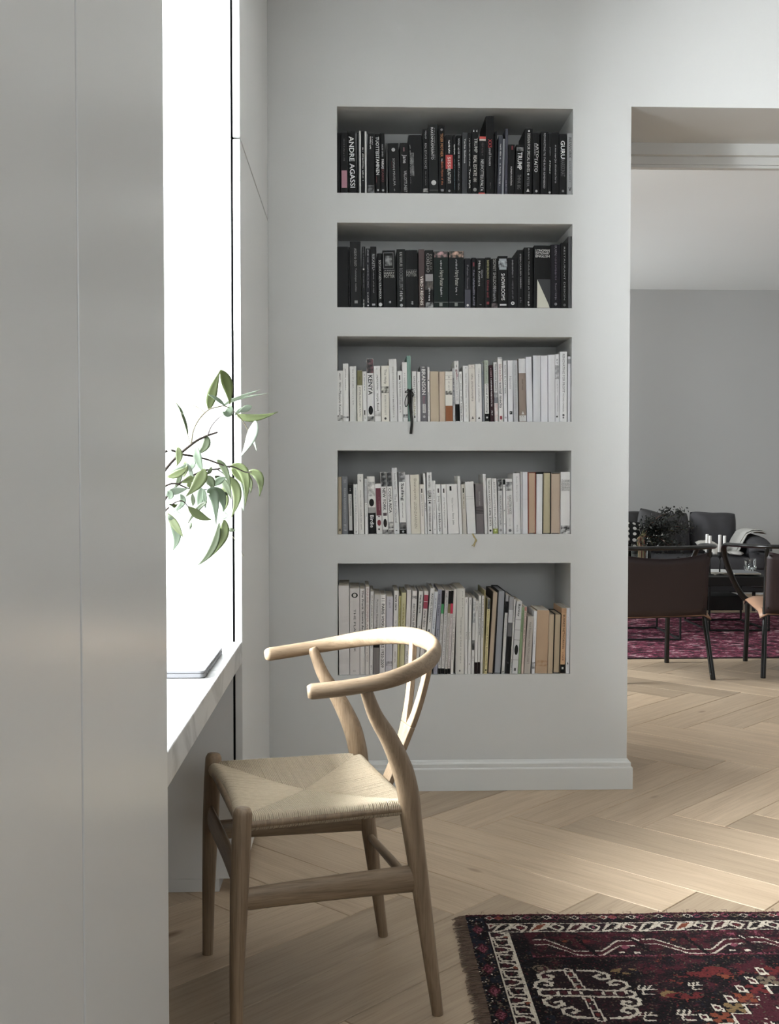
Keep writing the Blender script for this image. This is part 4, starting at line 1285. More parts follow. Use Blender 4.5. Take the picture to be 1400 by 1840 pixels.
SH2 = (395, 960, [
 ('L', 66, 190, 66, 297, K_, [], 'broad plain black hardback at the end of the second shelf', None),
 ('L', 192, 213, 190, 300, K_, [], 'thin black booklet', None),
 ('L', 217, 335, 208, 240, (36, 37, 38), [T('AGLIO & OLIO', 315, 512, (178, 178, 176), .22), T('Tulisielujen ruokaa', 532, 788, (150, 150, 150), .2), B(885, 916, (140, 140, 138), .36, .66)], 'charcoal book with a small pale square at its foot', 'charcoal book with pale square'),
 ('L', 340, 380, 338, 292, (26, 26, 28), [Gm(300, 520, (120, 120, 124), .2), O(540, W_, .24), Gm(580, 740, GR, .2), Gm(870, 950, W_, .3)], 'slim black book', None),
 ('L', 384, 430, 383, 312, (44, 44, 50), [Gm(322, 460, LG, .26), Gm(490, 740, LG, .2), Gm(790, 900, W_, .26), O(935, W_, .2)], 'slim slate book', None),
 ('L', 434, 502, 430, 292, K_, [T('RIKASTU', 375, 542, LG, .42), Gm(545, 800, (110, 110, 112), .2), B(915, 935, LG, .25, .75)], 'black book with a short grey capital title near its top', None),
 ('L', 513, 572, 503, 367, K_, [T('SOTAVUOSIEN KRONIKKA', 440, 865, (192, 192, 190), .42), O(925, (205, 205, 205), .34)], 'black book with a white disc at its foot', 'book with white disc'),
 ('L', 576, 715, 562, 337, K_, [B(360, 536, (120, 120, 120), .06, .86), B(366, 530, (16, 16, 17), .09, .83), F(395, 505, (30, 30, 30), (130, 130, 130), .2, .74), H('J. K. ROWLING', 550, 565, LG), H('HARRY', 570, 602, (165, 165, 160)), H('POTTER', 605, 638, (165, 165, 160)), Gm(890, 920, LG, .18)], 'wide black book with a framed square print near its top', 'book with framed print'),
 ('L', 724, 817, 716, 322, (24, 26, 26), [T('KAI VAKKURI', 355, 510, (165, 165, 163), .34), T('ROCKEFELLERIT', 530, 768, GR, .4), Gm(780, 892, LG, .36), O(935, LG, .18)], 'black book with faded upright-stacked grey capitals', None),
 ('L', 820, 955, 808, 331, K_, [H('J. K. ROWLING', 545, 556, LG), H('HARRY', 558, 588, (150, 150, 146)), H('POTTER', 590, 620, (150, 150, 146)), Gm(890, 922, LG, .18)], 'wide black book with two small rows of capitals', None),
 ('L', 960, 1024, 955, 319, (72, 58, 57), [T('VERO', 612, 725, (222, 215, 205), .5), O(748, W_, .11), T('REGNIS', 772, 930, (222, 215, 205), .5)], 'brown book with large white serif capitals', 'brown book'),
 ('L', 1029, 1122, 1023, 327, (26, 24, 24), [T('PAULO', 372, 540, (128, 126, 122), .26, .22), T('COELHO', 362, 572, (150, 148, 144), .34, -.14), B(590, 666, (140, 138, 138), .04, .94), F(666, 760, (30, 26, 24), (92, 84, 76)), Gm(740, 880, LG, .22), F(895, 955, (30, 30, 32), (150, 150, 150))], 'dark book with a pale square print halfway down', None),
 ('L', 1126, 1283, 1120, 342, (27, 40, 36), [F(342, 408, (28, 30, 26), (190, 150, 150)), T('Harry Potter', 553, 722, (186, 186, 178), .34), Gm(430, 540, LG, .12), Gm(732, 832, LG, .14), B(895, 902, (96, 100, 98)), B(905, 942, (130, 134, 130), .36, .58)], 'wide dark green book with a flowery strip on top', 'dark green book'),
 ('L', 1286, 1452, 1283, 340, (24, 29, 31), [F(340, 410, (34, 34, 26), (206, 168, 150)), T('Harry Potter', 553, 720, (186, 186, 178), .32), Gm(430, 540, LG, .11), Gm(732, 832, LG, .13), B(895, 902, (96, 100, 98)), B(905, 942, (130, 134, 130), .38, .58)], 'wide blue-black book with a flowery strip on top', None),
 ('R', 180, 246, 178, 417, (40, 40, 46), [T('Pahan linnut', 490, 750, (120, 120, 124), .3), B(760, 958, (66, 66, 76)), O(930, W_, .2)], 'black book fading to slate with a white ring at its foot', None),
 ('R', 254, 306, 253, 407, (26, 26, 30), [B(458, 502, (120, 48, 56), .3, .6), Gm(540, 930, (118, 118, 130), .4)], 'slim black book with a red mark near its top', None),
 ('R', 310, 397, 308, 412, (28, 28, 28), [T('Mika Kumara', 440, 720, (190, 190, 188), .26, -.15), T('Osuma', 540, 630, LG, .2, .2), Gm(915, 940, GR, .4)], 'black book with two lines of bold grey title', None),
 ('R', 402, 466, 400, 407, K_, [T('DAVID BALDACCI', 435, 634, (170, 166, 120), .36), T('Divine evil', 658, 842, (120, 42, 46), .4), B(890, 920, (110, 36, 40), .25, .7)], 'black book with gold then red lettering', 'book with gold lettering'),
 ('R', 469, 542, 467, 417, (24, 23, 23), [T('SIDNEY SHELDON', 425, 742, (156, 154, 150), .46), Gm(730, 880, GR, .5), F(905, 955, (40, 34, 34), (110, 96, 96))], 'black book with tall condensed grey capitals', None),
 ('R', 546, 652, 540, 387, (16, 16, 17), [B(415, 536, (150, 156, 160), .12, .88), F(440, 510, (60, 60, 64), (170, 176, 180)), T('SHOWROOMS', 578, 872, (228, 228, 228), .38), B(912, 930, (205, 205, 205), .15, .85)], 'black book with SHOWROOMS in bold white', None),
 ('R', 655, 752, 650, 407, (28, 28, 31), [T('SAARA HAAPALA', 430, 592, LG, .16), Gm(600, 862, (84, 84, 88), .18), O(905, (205, 205, 205), .2), O(905, (60, 60, 60), .08)], 'charcoal book with a white ring at its foot', 'book with white ring'),
 ('R', 758, 826, 750, 322, K_, [T('STEEN CARLSEN SIBBERN', 365, 742, LG, .22), Gm(845, 900, GR, .3)], 'black book with widely spaced grey capitals', None),
 ('R', 830, 926, 825, 292, (20, 20, 20), [T('RYAN TUULIA MIES JA MERI', 305, 870, (160, 160, 160), .16), Gm(885, 945, W_, .24)], 'black book with a fine full-length grey title', None),
 ('R', 930, 1112, 935, 270, (16, 16, 16), [H('LONGMAN', 312, 340, W_), H('DICTIONARY', 345, 368, W_), H('ENGLISH', 374, 402, W_), B(640, 955, (52, 53, 56), .2, 1), ('w', 645, 955, (205, 203, 190))], 'wide black book with a white slanting wedge', 'book with white wedge'),
 ('R', 1116, 1226, 1112, 257, (34, 30, 39), [T('IRVIN', 268, 375, (120, 116, 124), .22), Gm(390, 640, (92, 84, 96), .16), T('Suuri kirja', 680, 862, (120, 116, 124), .22), O(910, (120, 118, 122), .14)], 'broad purple-black book', 'purple-black book'),
 ('R', 1230, 1304, 1225, 237, (20, 20, 20), [T('RESTAURANT DESIGN', 282, 866, (140, 140, 140), .22), O(920, (90, 90, 90), .2)], 'tall black book with small spaced grey letters', None),
 ('R', 1307, 1350, 1306, 166, (72, 72, 74), [], 'tall worn dark grey book at the doorway end of its shelf', None),
])
WH = (226, 225, 223); WC = (222, 218, 210); BT = (58, 56, 54); TG = (120, 118, 116)
SH3 = (600, 960, [
 ('L', 70, 130, 70, 408, WH, [Gm(430, 505, BT, .3), Gm(535, 615, TG, .34), T('Mistério Katana', 628, 890, (40, 38, 38), .46), F(895, 955, (60, 58, 56), (222, 220, 216))], 'white book with a sketchy black drawing at its foot', None),
 ('L', 133, 196, 129, 330, WH, [T('Wilin tuokio', 385, 622, TG, .2), F(905, 925, (70, 70, 70), (215, 215, 215))], 'tall white book with a little emblem at its foot', None),
 ('L', 209, 281, 205, 358, (220, 219, 216), [Gm(392, 780, TG, .14)], 'white book with a fine grey line of letters', None),
 ('L', 288, 346, 286, 402, (222, 219, 210), [B(402, 566, (112, 108, 72)), T('JUMALALLINEN AAMU', 585, 912, (70, 68, 66), .34), Gm(470, 510, (70, 66, 44), .2)], 'white book with an olive top', 'olive-topped book'),
 ('L', 350, 396, 342, 415, WH, [Gm(442, 622, (110, 116, 140), .26), B(838, 888, BT, .3, .6), Gm(895, 925, TG, .2)], 'small white book with a black mark low on its spine', None),
 ('L', 399, 476, 388, 276, WH, [F(276, 432, (20, 18, 18), (120, 84, 88)), T('KENYA', 455, 672, (18, 18, 18), .62), ('e', 790, 888, (28, 28, 28)), F(905, 958, (24, 24, 24), (170, 168, 164))], 'white guidebook lettered KENYA with a dark top', 'book lettered KENYA'),
 ('L', 479, 549, 468, 353, WH, [Gm(440, 622, TG, .22), T('surya Road', 655, 842, (30, 30, 30), .44), F(845, 905, (170, 168, 166), (222, 221, 219)), Gm(375, 390, TG, .3)], 'white book with black brush script low on its spine', None),
 ('L', 553, 640, 547, 351, (222, 218, 208), [T('The Help', 388, 552, (96, 92, 84), .36), F(578, 650, (60, 58, 50), (214, 210, 200)), T('KATHRYN STOCKETT', 675, 890, (120, 116, 106), .22), O(928, (70, 66, 60), .15)], 'cream book with a dark leafy emblem halfway down', 'book with leafy emblem'),
 ('L', 644, 730, 629, 280, (215, 214, 212), [T('SISUSTUSSUUNNITTELIJA', 366, 700, TG, .18), Gm(700, 745, BT, .16), Gm(750, 920, TG, .16)], 'tall pale grey book with a thin lettered line', 'tall pale grey book'),
 ('L', 733, 786, 725, 409, WH, [B(455, 506, BT, .3, .58), T('Syvä katse', 522, 690, (80, 78, 76), .44), Gm(700, 872, TG, .2)], 'small white book with a black mark near its top', None),
 ('L', 790, 842, 777, 313, WH, [Gm(430, 690, (150, 142, 140), .18), F(880, 920, (60, 60, 60), (215, 215, 215))], 'tall slim white book beside the mint book', None),
 ('L', 846, 889, 826, 242, (128, 158, 148), [B(250, 955, (108, 138, 128), .62, .7)], 'mint green book tied with a black ribbon bow', 'mint green book'),
 ('L', 893, 941, 884, 411, WH, [T('SEREN DARI', 462, 690, (110, 108, 106), .42), T('MILLENIA', 695, 892, (156, 142, 96), .44), B(896, 922, BT, .35, .65)], 'small white book with lettering turning ochre', None),
 ('L', 945, 980, 940, 417, (224, 222, 220), [O(525, BT, .12)], 'slim plain white booklet', None),
 ('L', 985, 1056, 974, 351, (106, 104, 108), [T('BRANSON', 388, 668, (220, 219, 216), .6), B(362, 372, (180, 178, 176), .3, .7), T('Rich', 688, 762, (150, 96, 110), .34), B(770, 866, (205, 204, 202), .28, .76), T('POCKET', 776, 860, (70, 70, 72), .3), O(908, LG, .2)], 'mid grey book with bold white capitals', 'mid grey book with white capitals'),
 ('L', 1060, 1084, 1052, 366, (222, 218, 214), [O(510, BT, .3), Gm(640, 900, TG, .3)], 'thin off-white booklet', None),
 ('L', 1088, 1182, 1081, 411, (188, 172, 150), [], 'plain tan book', 'plain tan book'),
 ('L', 1186, 1249, 1182, 413, (204, 186, 168), [], 'plain beige-pink book', None),
 ('L', 1252, 1331, 1247, 412, (226, 222, 214), [B(455, 460, (190, 184, 176)), B(498, 504, (186, 180, 172)), Gm(468, 490, TG, .2), Gm(520, 610, (170, 166, 160), .2), F(625, 668, (90, 86, 80), (222, 218, 210)), B(788, 958, (140, 84, 48)), Gm(845, 925, (220, 200, 180), .12)], 'cream book with an orange-brown block at its foot', 'book with orange-brown foot'),
 ('R', 55, 81, 44, 376, (186, 186, 188), [T('SELMA BIGMERE KORMA', 482, 786, (38, 38, 38), .5), O(900, TG, .2)], 'slim grey book with black condensed lettering', None),
 ('R', 84, 131, 66, 296, WH, [Gm(340, 362, BT, .3), T('gallo', 388, 504, (120, 40, 60), .6), T('SINUUN SATTUU', 508, 732, (150, 148, 148), .42), B(770, 956, (14, 14, 14))], 'white book with a dark red word and black foot', 'book with black foot'),
 ('R', 134, 166, 120, 413, WH, [Gm(440, 660, TG, .26), T('the happy fish', 678, 952, (44, 42, 42), .5)], 'slim white book', None),
 ('R', 170, 231, 163, 348, WH, [Gm(365, 372, TG, .3), T('THE WAY TO MASTER', 430, 702, (110, 108, 106), .2), Gm(722, 912, (170, 168, 166), .16)], 'white book with small spaced grey capitals', None),
 ('R', 238, 306, 225, 336, (218, 212, 204), [B(372, 377, (180, 172, 166)), Gm(350, 368, (180, 160, 156), .3), Gm(432, 735, (150, 142, 136), .3), ('v', 900, 932, (90, 86, 82))], 'cream book with pale tapered lettering', None),
 ('R', 309, 374, 297, 331, WH, [T('KULTAINEN', 378, 430, BT, .14, .1), T('SAVON JA KARJALAN', 440, 748, (66, 64, 64), .26), ('v', 905, 932, (40, 40, 40))], 'white book with a small dark heart at its foot', 'book with dark heart'),
 ('R', 378, 401, 364, 316, (132, 134, 138), [Gm(390, 660, (70, 84, 110), .4)], 'slim blue-grey book', None),
 ('R', 405, 451, 391, 288, (162, 170, 156), [Gm(315, 530, (120, 128, 116), .26), B(545, 872, (214, 214, 210)), T('Critical Purchasing', 548, 862, (36, 36, 36), .5), B(875, 956, (20, 20, 20)), O(915, W_, .24)], 'sage green and white book with a black foot', None),
 ('R', 464, 506, 445, 342, (62, 28, 36), [Gm(375, 470, (200, 170, 174), .28), Gm(485, 790, W_, .34), Gm(838, 892, W_, .34)], 'dark maroon book', 'maroon book'),
 ('R', 509, 551, 494, 309, WH, [T('Elyse Lacroix Kaszubin', 335, 628, (30, 30, 32), .5), F(640, 690, (150, 148, 150), (220, 219, 218)), B(692, 756, (130, 130, 134)), F(760, 950, (214, 190, 188), (226, 222, 220))], 'white book with black letters over a grey band', None),
 ('R', 556, 606, 541, 256, (228, 226, 224), [B(256, 275, (190, 190, 192)), T('likeable', 330, 522, (178, 150, 152), .62), T('social media', 530, 812, (84, 84, 88), .62), B(898, 936, (140, 48, 58), .25, .75)], 'tall white book with a long pink and grey title', 'book with pink and grey title'),
 ('R', 612, 651, 600, 293, (222, 222, 224), [T('NUMEN EL CAP TIEDE', 340, 652, (48, 48, 50), .4), O(915, LG, .3)], 'slim white book', None),
 ('R', 658, 713, 650, 289, (226, 226, 228), [T('Naivistit', 462, 602, (150, 150, 152), .44), B(845, 880, (40, 42, 46), .3, .85), O(862, (190, 190, 190), .1)], 'white book with a black square near its foot', 'book with black square'),
 ('R', 720, 770, 707, 289, (186, 187, 189), [Gm(340, 900, (168, 169, 171), .3)], 'light grey book with faint lettering', None),
 ('R', 781, 859, 767, 267, (142, 127, 117), [B(267, 427, (220, 220, 222)), B(892, 956, (212, 210, 208)), T('TRUMP TOWER', 490, 614, (80, 66, 58), .2), ('v', 845, 880, (214, 212, 208)), Gm(900, 918, BT, .5)], 'brown-grey book with a white top and white foot', 'brown-grey book with white top'),
 ('R', 863, 927, 846, 251, (220, 221, 226), [], 'plain tall white book', None),
 ('R', 931, 1012, 927, 234, (216, 217, 221), [], 'plain tall white book', None),
 ('R', 1016, 1092, 1010, 236, (222, 222, 226), [], 'plain tall white book', None),
 ('R', 1096, 1170, 1090, 226, (224, 224, 227), [], 'plain tall white book', None),
 ('R', 1173, 1219, 1164, 220, (222, 222, 224), [Gm(270, 330, BT, .24), F(340, 492, (150, 150, 152), (222, 222, 224)), Gm(510, 850, (170, 170, 172), .16), B(895, 912, BT, .2, .6)], 'tall white book with a grey checked patch', 'book with checked patch'),
 ('R', 1222, 1300, 1221, 191, (228, 228, 229), [T('RENOVATING FOR PROFIT', 216, 640, (118, 118, 120), .32), T('MICHAEL CANNON', 650, 850, (140, 140, 142), .22), O(888, (90, 90, 92), .16), O(915, (90, 90, 92), .12)], 'tallest white book with long spaced grey capitals', None),
 ('R', 1305, 1338, 1305, 241, (216, 216, 219), [B(272, 322, (150, 150, 153))], 'narrow white book with a grey patch at the niche side', None),
])
SH4 = (805, 942, [
 ('L', 76, 118, 75, 316, (168, 158, 138), [T('SUOMALAINEN KAUNOKIRJA', 330, 672, (150, 96, 84), .24), B(882, 908, (70, 62, 50), .3, .7)], 'beige book with fine red lettering', None),
 ('L', 122, 187, 118, 313, (112, 114, 119), [T('RIDVAN RUNDGREN', 440, 690, (176, 177, 180), .34), T('ILTASOITTO', 695, 815, (170, 171, 174), .34), Gm(830, 905, LG, .5), Gm(345, 380, (150, 152, 156), .5)], 'grey book with pale letters', 'grey book with pale letters'),
 ('L', 190, 246, 178, 400, (26, 25, 26), [B(505, 902, (206, 204, 202), .08, .8), T('DAVE VENIAMINOVIDEN', 515, 740, (60, 58, 58), .3, -.05), Gm(445, 490, LG, .2)], 'black book with a white panel', 'black book with white panel'),
 ('L', 252, 300, 243, 397, WH, [Gm(425, 720, (150, 154, 160), .22), Gm(730, 890, (180, 180, 182), .18), Gm(905, 925, TG, .4)], 'small white book with faint grey letters', None),
 ('L', 303, 366, 288, 286, (222, 220, 216), [Gm(320, 375, TG, .3), T('markku rönkkö', 462, 650, (96, 94, 92), .2), T('ruudulla koko elämä', 665, 892, (70, 68, 66), .2)], 'tall white book with a thin full-length title', None),
 ('L', 372, 407, 362, 339, (222, 221, 219), [B(339, 602, (178, 178, 180)), Gm(360, 480, TG, .22), T('Kumppanuus', 615, 752, (100, 98, 98), .36)], 'slim white book with a grey upper half', None),
 ('L', 411, 494, 395, 312, (220, 218, 214), [F(370, 530, (150, 148, 146), (224, 222, 218)), ('e', 556, 640, (20, 20, 20)), B(650, 712, (160, 158, 156)), B(712, 942, (22, 22, 24)), T('Birdie', 735, 870, (222, 222, 220), .5)], 'white book turning black with white script at its foot', 'book turning black'),
 ('L', 498, 564, 480, 391, (224, 222, 220), [B(440, 740, (98, 40, 54), .08, .94), Gm(545, 680, (150, 110, 118), .16, .1), ('v', 738, 756, (90, 36, 50)), ('e', 785, 852, (124, 44, 52)), B(880, 898, BT, .3, .6)], 'white book with a maroon banner and red fruit emblem', 'book with maroon banner'),
 ('L', 567, 629, 541, 266, (226, 224, 221), [F(266, 424, (16, 16, 17), (150, 150, 150)), T('NEW YORK', 438, 684, (20, 20, 20), .54), B(710, 742, (80, 66, 70), .2, .85), ('e', 775, 868, (48, 40, 40)), F(893, 940, (18, 18, 18), (180, 178, 176))], 'white guidebook lettered NEW YORK', None),
 ('L', 632, 689, 606, 266, (226, 224, 221), [F(266, 420, (14, 14, 15), (120, 120, 120)), T('COSTA RICA', 442, 710, (20, 20, 20), .54), F(808, 880, (50, 48, 50), (214, 212, 210)), F(893, 940, (30, 30, 30), (160, 158, 156))], 'white guidebook lettered COSTA RICA', None),
 ('L', 692, 750, 663, 219, (214, 214, 214), [T('Benjamin Nabermak', 280, 455, (120, 118, 118), .4), T('The End of Normal', 505, 820, (124, 122, 122), .46), B(900, 908, BT, .3, .6)], 'tallest book of its shelf, pale grey', 'tall pale grey memoir'),
 ('L', 753, 826, 738, 266, (226, 225, 223), [F(266, 372, (84, 84, 86), (180, 180, 182)), T('Sailing', 388, 578, (30, 30, 30), .56), Gm(590, 765, TG, .14), F(815, 890, (24, 24, 24), (120, 118, 116)), B(893, 940, (18, 18, 18)), O(916, LG, .16)], 'white book lettered Sailing in large type', None),
 ('L', 829, 879, 810, 294, (218, 217, 217), [], 'plain white book next to the sailing book', None),
 ('L', 881, 981, 864, 293, (216, 210, 196), [T('Dostojevski', 338, 572, (128, 118, 102), .36), T('LEGENDAARINEN', 592, 880, (150, 140, 124), .3)], 'thick cream book with brown-grey lettering', 'thick cream book'),
 ('L', 984, 1027, 970, 398, (222, 217, 210), [B(445, 492, (60, 56, 54), .35, .65), T('Kaikki kolmannet', 508, 748, (80, 76, 72), .3)], 'small cream book with a dark mark', None),
 ('L', 1031, 1054, 1008, 279, (226, 225, 223), [Gm(600, 690, BT, .36)], 'tall thin white booklet', None),
 ('L', 1058, 1113, 1046, 268, (224, 223, 222), [T('RANYA YHTEEN', 302, 432, (60, 60, 62), .4), T('LEIRI 14', 468, 608, (24, 24, 24), .66), T('UNIO MURHEEN LEHTI', 638, 882, (44, 44, 44), .38), O(900, (30, 30, 30), .18)], 'white book with one short bold black word', 'book with bold black word'),
 ('L', 1119, 1160, 1101, 359, (224, 223, 222), [Gm(450, 500, TG, .3), T('Elli Elämän tytär', 510, 790, (136, 134, 134), .42), O(890, TG, .12)], 'slim white book with grey italic', None),
 ('L', 1164, 1219, 1144, 398, WH, [B(445, 492, (70, 52, 56), .35, .62), T('Joey Hopi', 525, 690, (70, 68, 68), .44), T('Nokkaelja', 715, 915, (60, 58, 58), .5)], 'white book with a dark mark and flowing italic', None),
 ('L', 1223, 1277, 1205, 398, WH, [B(445, 492, (70, 60, 60), .35, .62), Gm(540, 660, (170, 168, 168), .24), T('Kymmenenpeli', 680, 872, (120, 118, 118), .36)], 'white book with a dark mark and faint letters', None),
 ('R', 6, 127, -18, 397, (224, 222, 220), [B(420, 470, (40, 38, 38), .28, .46), T('Walter Isaacson', 545, 700, (150, 148, 146), .16), T('Steve Jobs', 715, 842, (50, 48, 48), .2)], 'broad white book with a small black mark', 'broad white book'),
 ('R', 130, 162, 103, 309, (220, 219, 217), [], 'tall narrow plain white book', None),
 ('R', 165, 211, 143, 396, (192, 187, 178), [B(440, 492, (50, 48, 44), .35, .65), Gm(508, 665, (120, 112, 80), .26)], 'greige book with a dark mark', None),
 ('R', 214, 311, 184, 371, (218, 217, 215), [B(532, 536, (190, 189, 187)), B(558, 562, (190, 189, 187))], 'plain white book with a gold ribbon hanging below it', 'book with gold ribbon'),
 ('R', 315, 399, 300, 394, (108, 102, 103), [T('NICHOLAS BARR', 480, 632, (170, 166, 166), .2), B(645, 654, (44, 42, 44)), B(664, 672, (44, 42, 44)), B(682, 690, (44, 42, 44)), B(698, 706, (44, 42, 44)), B(714, 720, (44, 42, 44))], 'brown-grey book with black bands', 'book with black bands'),
 ('R', 406, 440, 380, 288, (216, 214, 212), [], 'white booklet with a curled corner', None),
 ('R', 446, 493, 425, 331, WH, [T('NATASCHA KAMPUSCH', 358, 642, (36, 36, 36), .4), T('3,096 DAYS', 655, 855, (28, 28, 28), .5), O(905, (30, 30, 30), .26)], 'white book with bold black capitals and a number', 'book with bold black number'),
 ('R', 498, 552, 478, 334, WH, [T('BIRDUNY KAUNISTI', 375, 640, (150, 148, 148), .36), T('HOLPONI', 650, 875, (128, 126, 126), .42), B(884, 940, (150, 160, 84)), O(905, (210, 216, 160), .2)], 'white book with a lime green foot', 'book with lime green foot'),
 ('R', 557, 607, 547, 341, (206, 206, 206), [F(341, 468, (16, 16, 16), (190, 190, 190)), T('WANGARI MAATHAI', 518, 845, (110, 110, 112), .44), O(900, (150, 150, 150), .3)], 'light grey book with a dark photographic top', None),
 ('R', 612, 638, 601, 341, (224, 223, 221), [B(341, 402, (18, 18, 18)), O(686, BT, .2), O(832, BT, .2), O(425, BT, .2)], 'slim white book with a black top and dots', None),
 ('R', 645, 721, 630, 338, (214, 213, 212), [F(372, 470, (90, 90, 92), (196, 196, 196)), T('FORGOTTEN VOICES', 520, 726, (24, 24, 24), .36, .12), T('OF THE SOMME', 530, 730, (150, 120, 120), .2, -.2), Gm(770, 860, LG, .16), O(905, (110, 110, 112), .22)], 'grey-white book with a blurred portrait above bold capitals', 'book with blurred portrait'),
 ('R', 726, 802, 712, 279, (222, 221, 221), [T('Matalan Bibin Hyvä poika', 312, 592, (150, 150, 152), .26), Gm(845, 912, (176, 176, 178), .3)], 'tall white book with pale italic', None),
 ('R', 805, 820, 797, 259, (205, 204, 203), [], 'thin stack-edge white booklet', None),
 ('R', 822, 879, 815, 263, (216, 216, 219), [B(560, 564, (196, 196, 198))], 'plain white book beside the peach page edges', None),
 ('P', 882, 967, 878, 266, (150, 66, 48), [(198, 174, 150)], 'red-brown book turned with peach page edges outward', 'peach page edges'),
 ('R', 970, 1036, 973, 286, (224, 224, 226), [], 'plain white book between two turned books', None),
 ('P', 1040, 1129, 1040, 263, (28, 26, 26), [(194, 184, 154)], 'black book turned with cream page edges outward', 'cream page edges'),
 ('P', 1133, 1231, 1132, 276, (186, 166, 150), [(196, 178, 160)], 'beige book turned with pinkish page edges outward', None),
 ('R', 1236, 1340, 1236, 263, (226, 225, 224), [H('Turtiainen', 345, 358, (40, 40, 40)), H('Kavonpoika', 361, 374, (40, 40, 40)), H('Molander', 377, 390, (40, 40, 40)), H('Kankaan', 393, 406, (40, 40, 40)), H('Jousimies', 409, 422, (40, 40, 40)), H('Valinta', 425, 438, (40, 40, 40)), H('Saksasta', 441, 454, (40, 40, 40)), H('Onni', 457, 470, (40, 40, 40)), F(850, 938, (40, 40, 40), (226, 225, 224))], 'white book with a small block of black lines', None),
])
PG = (208, 203, 200)
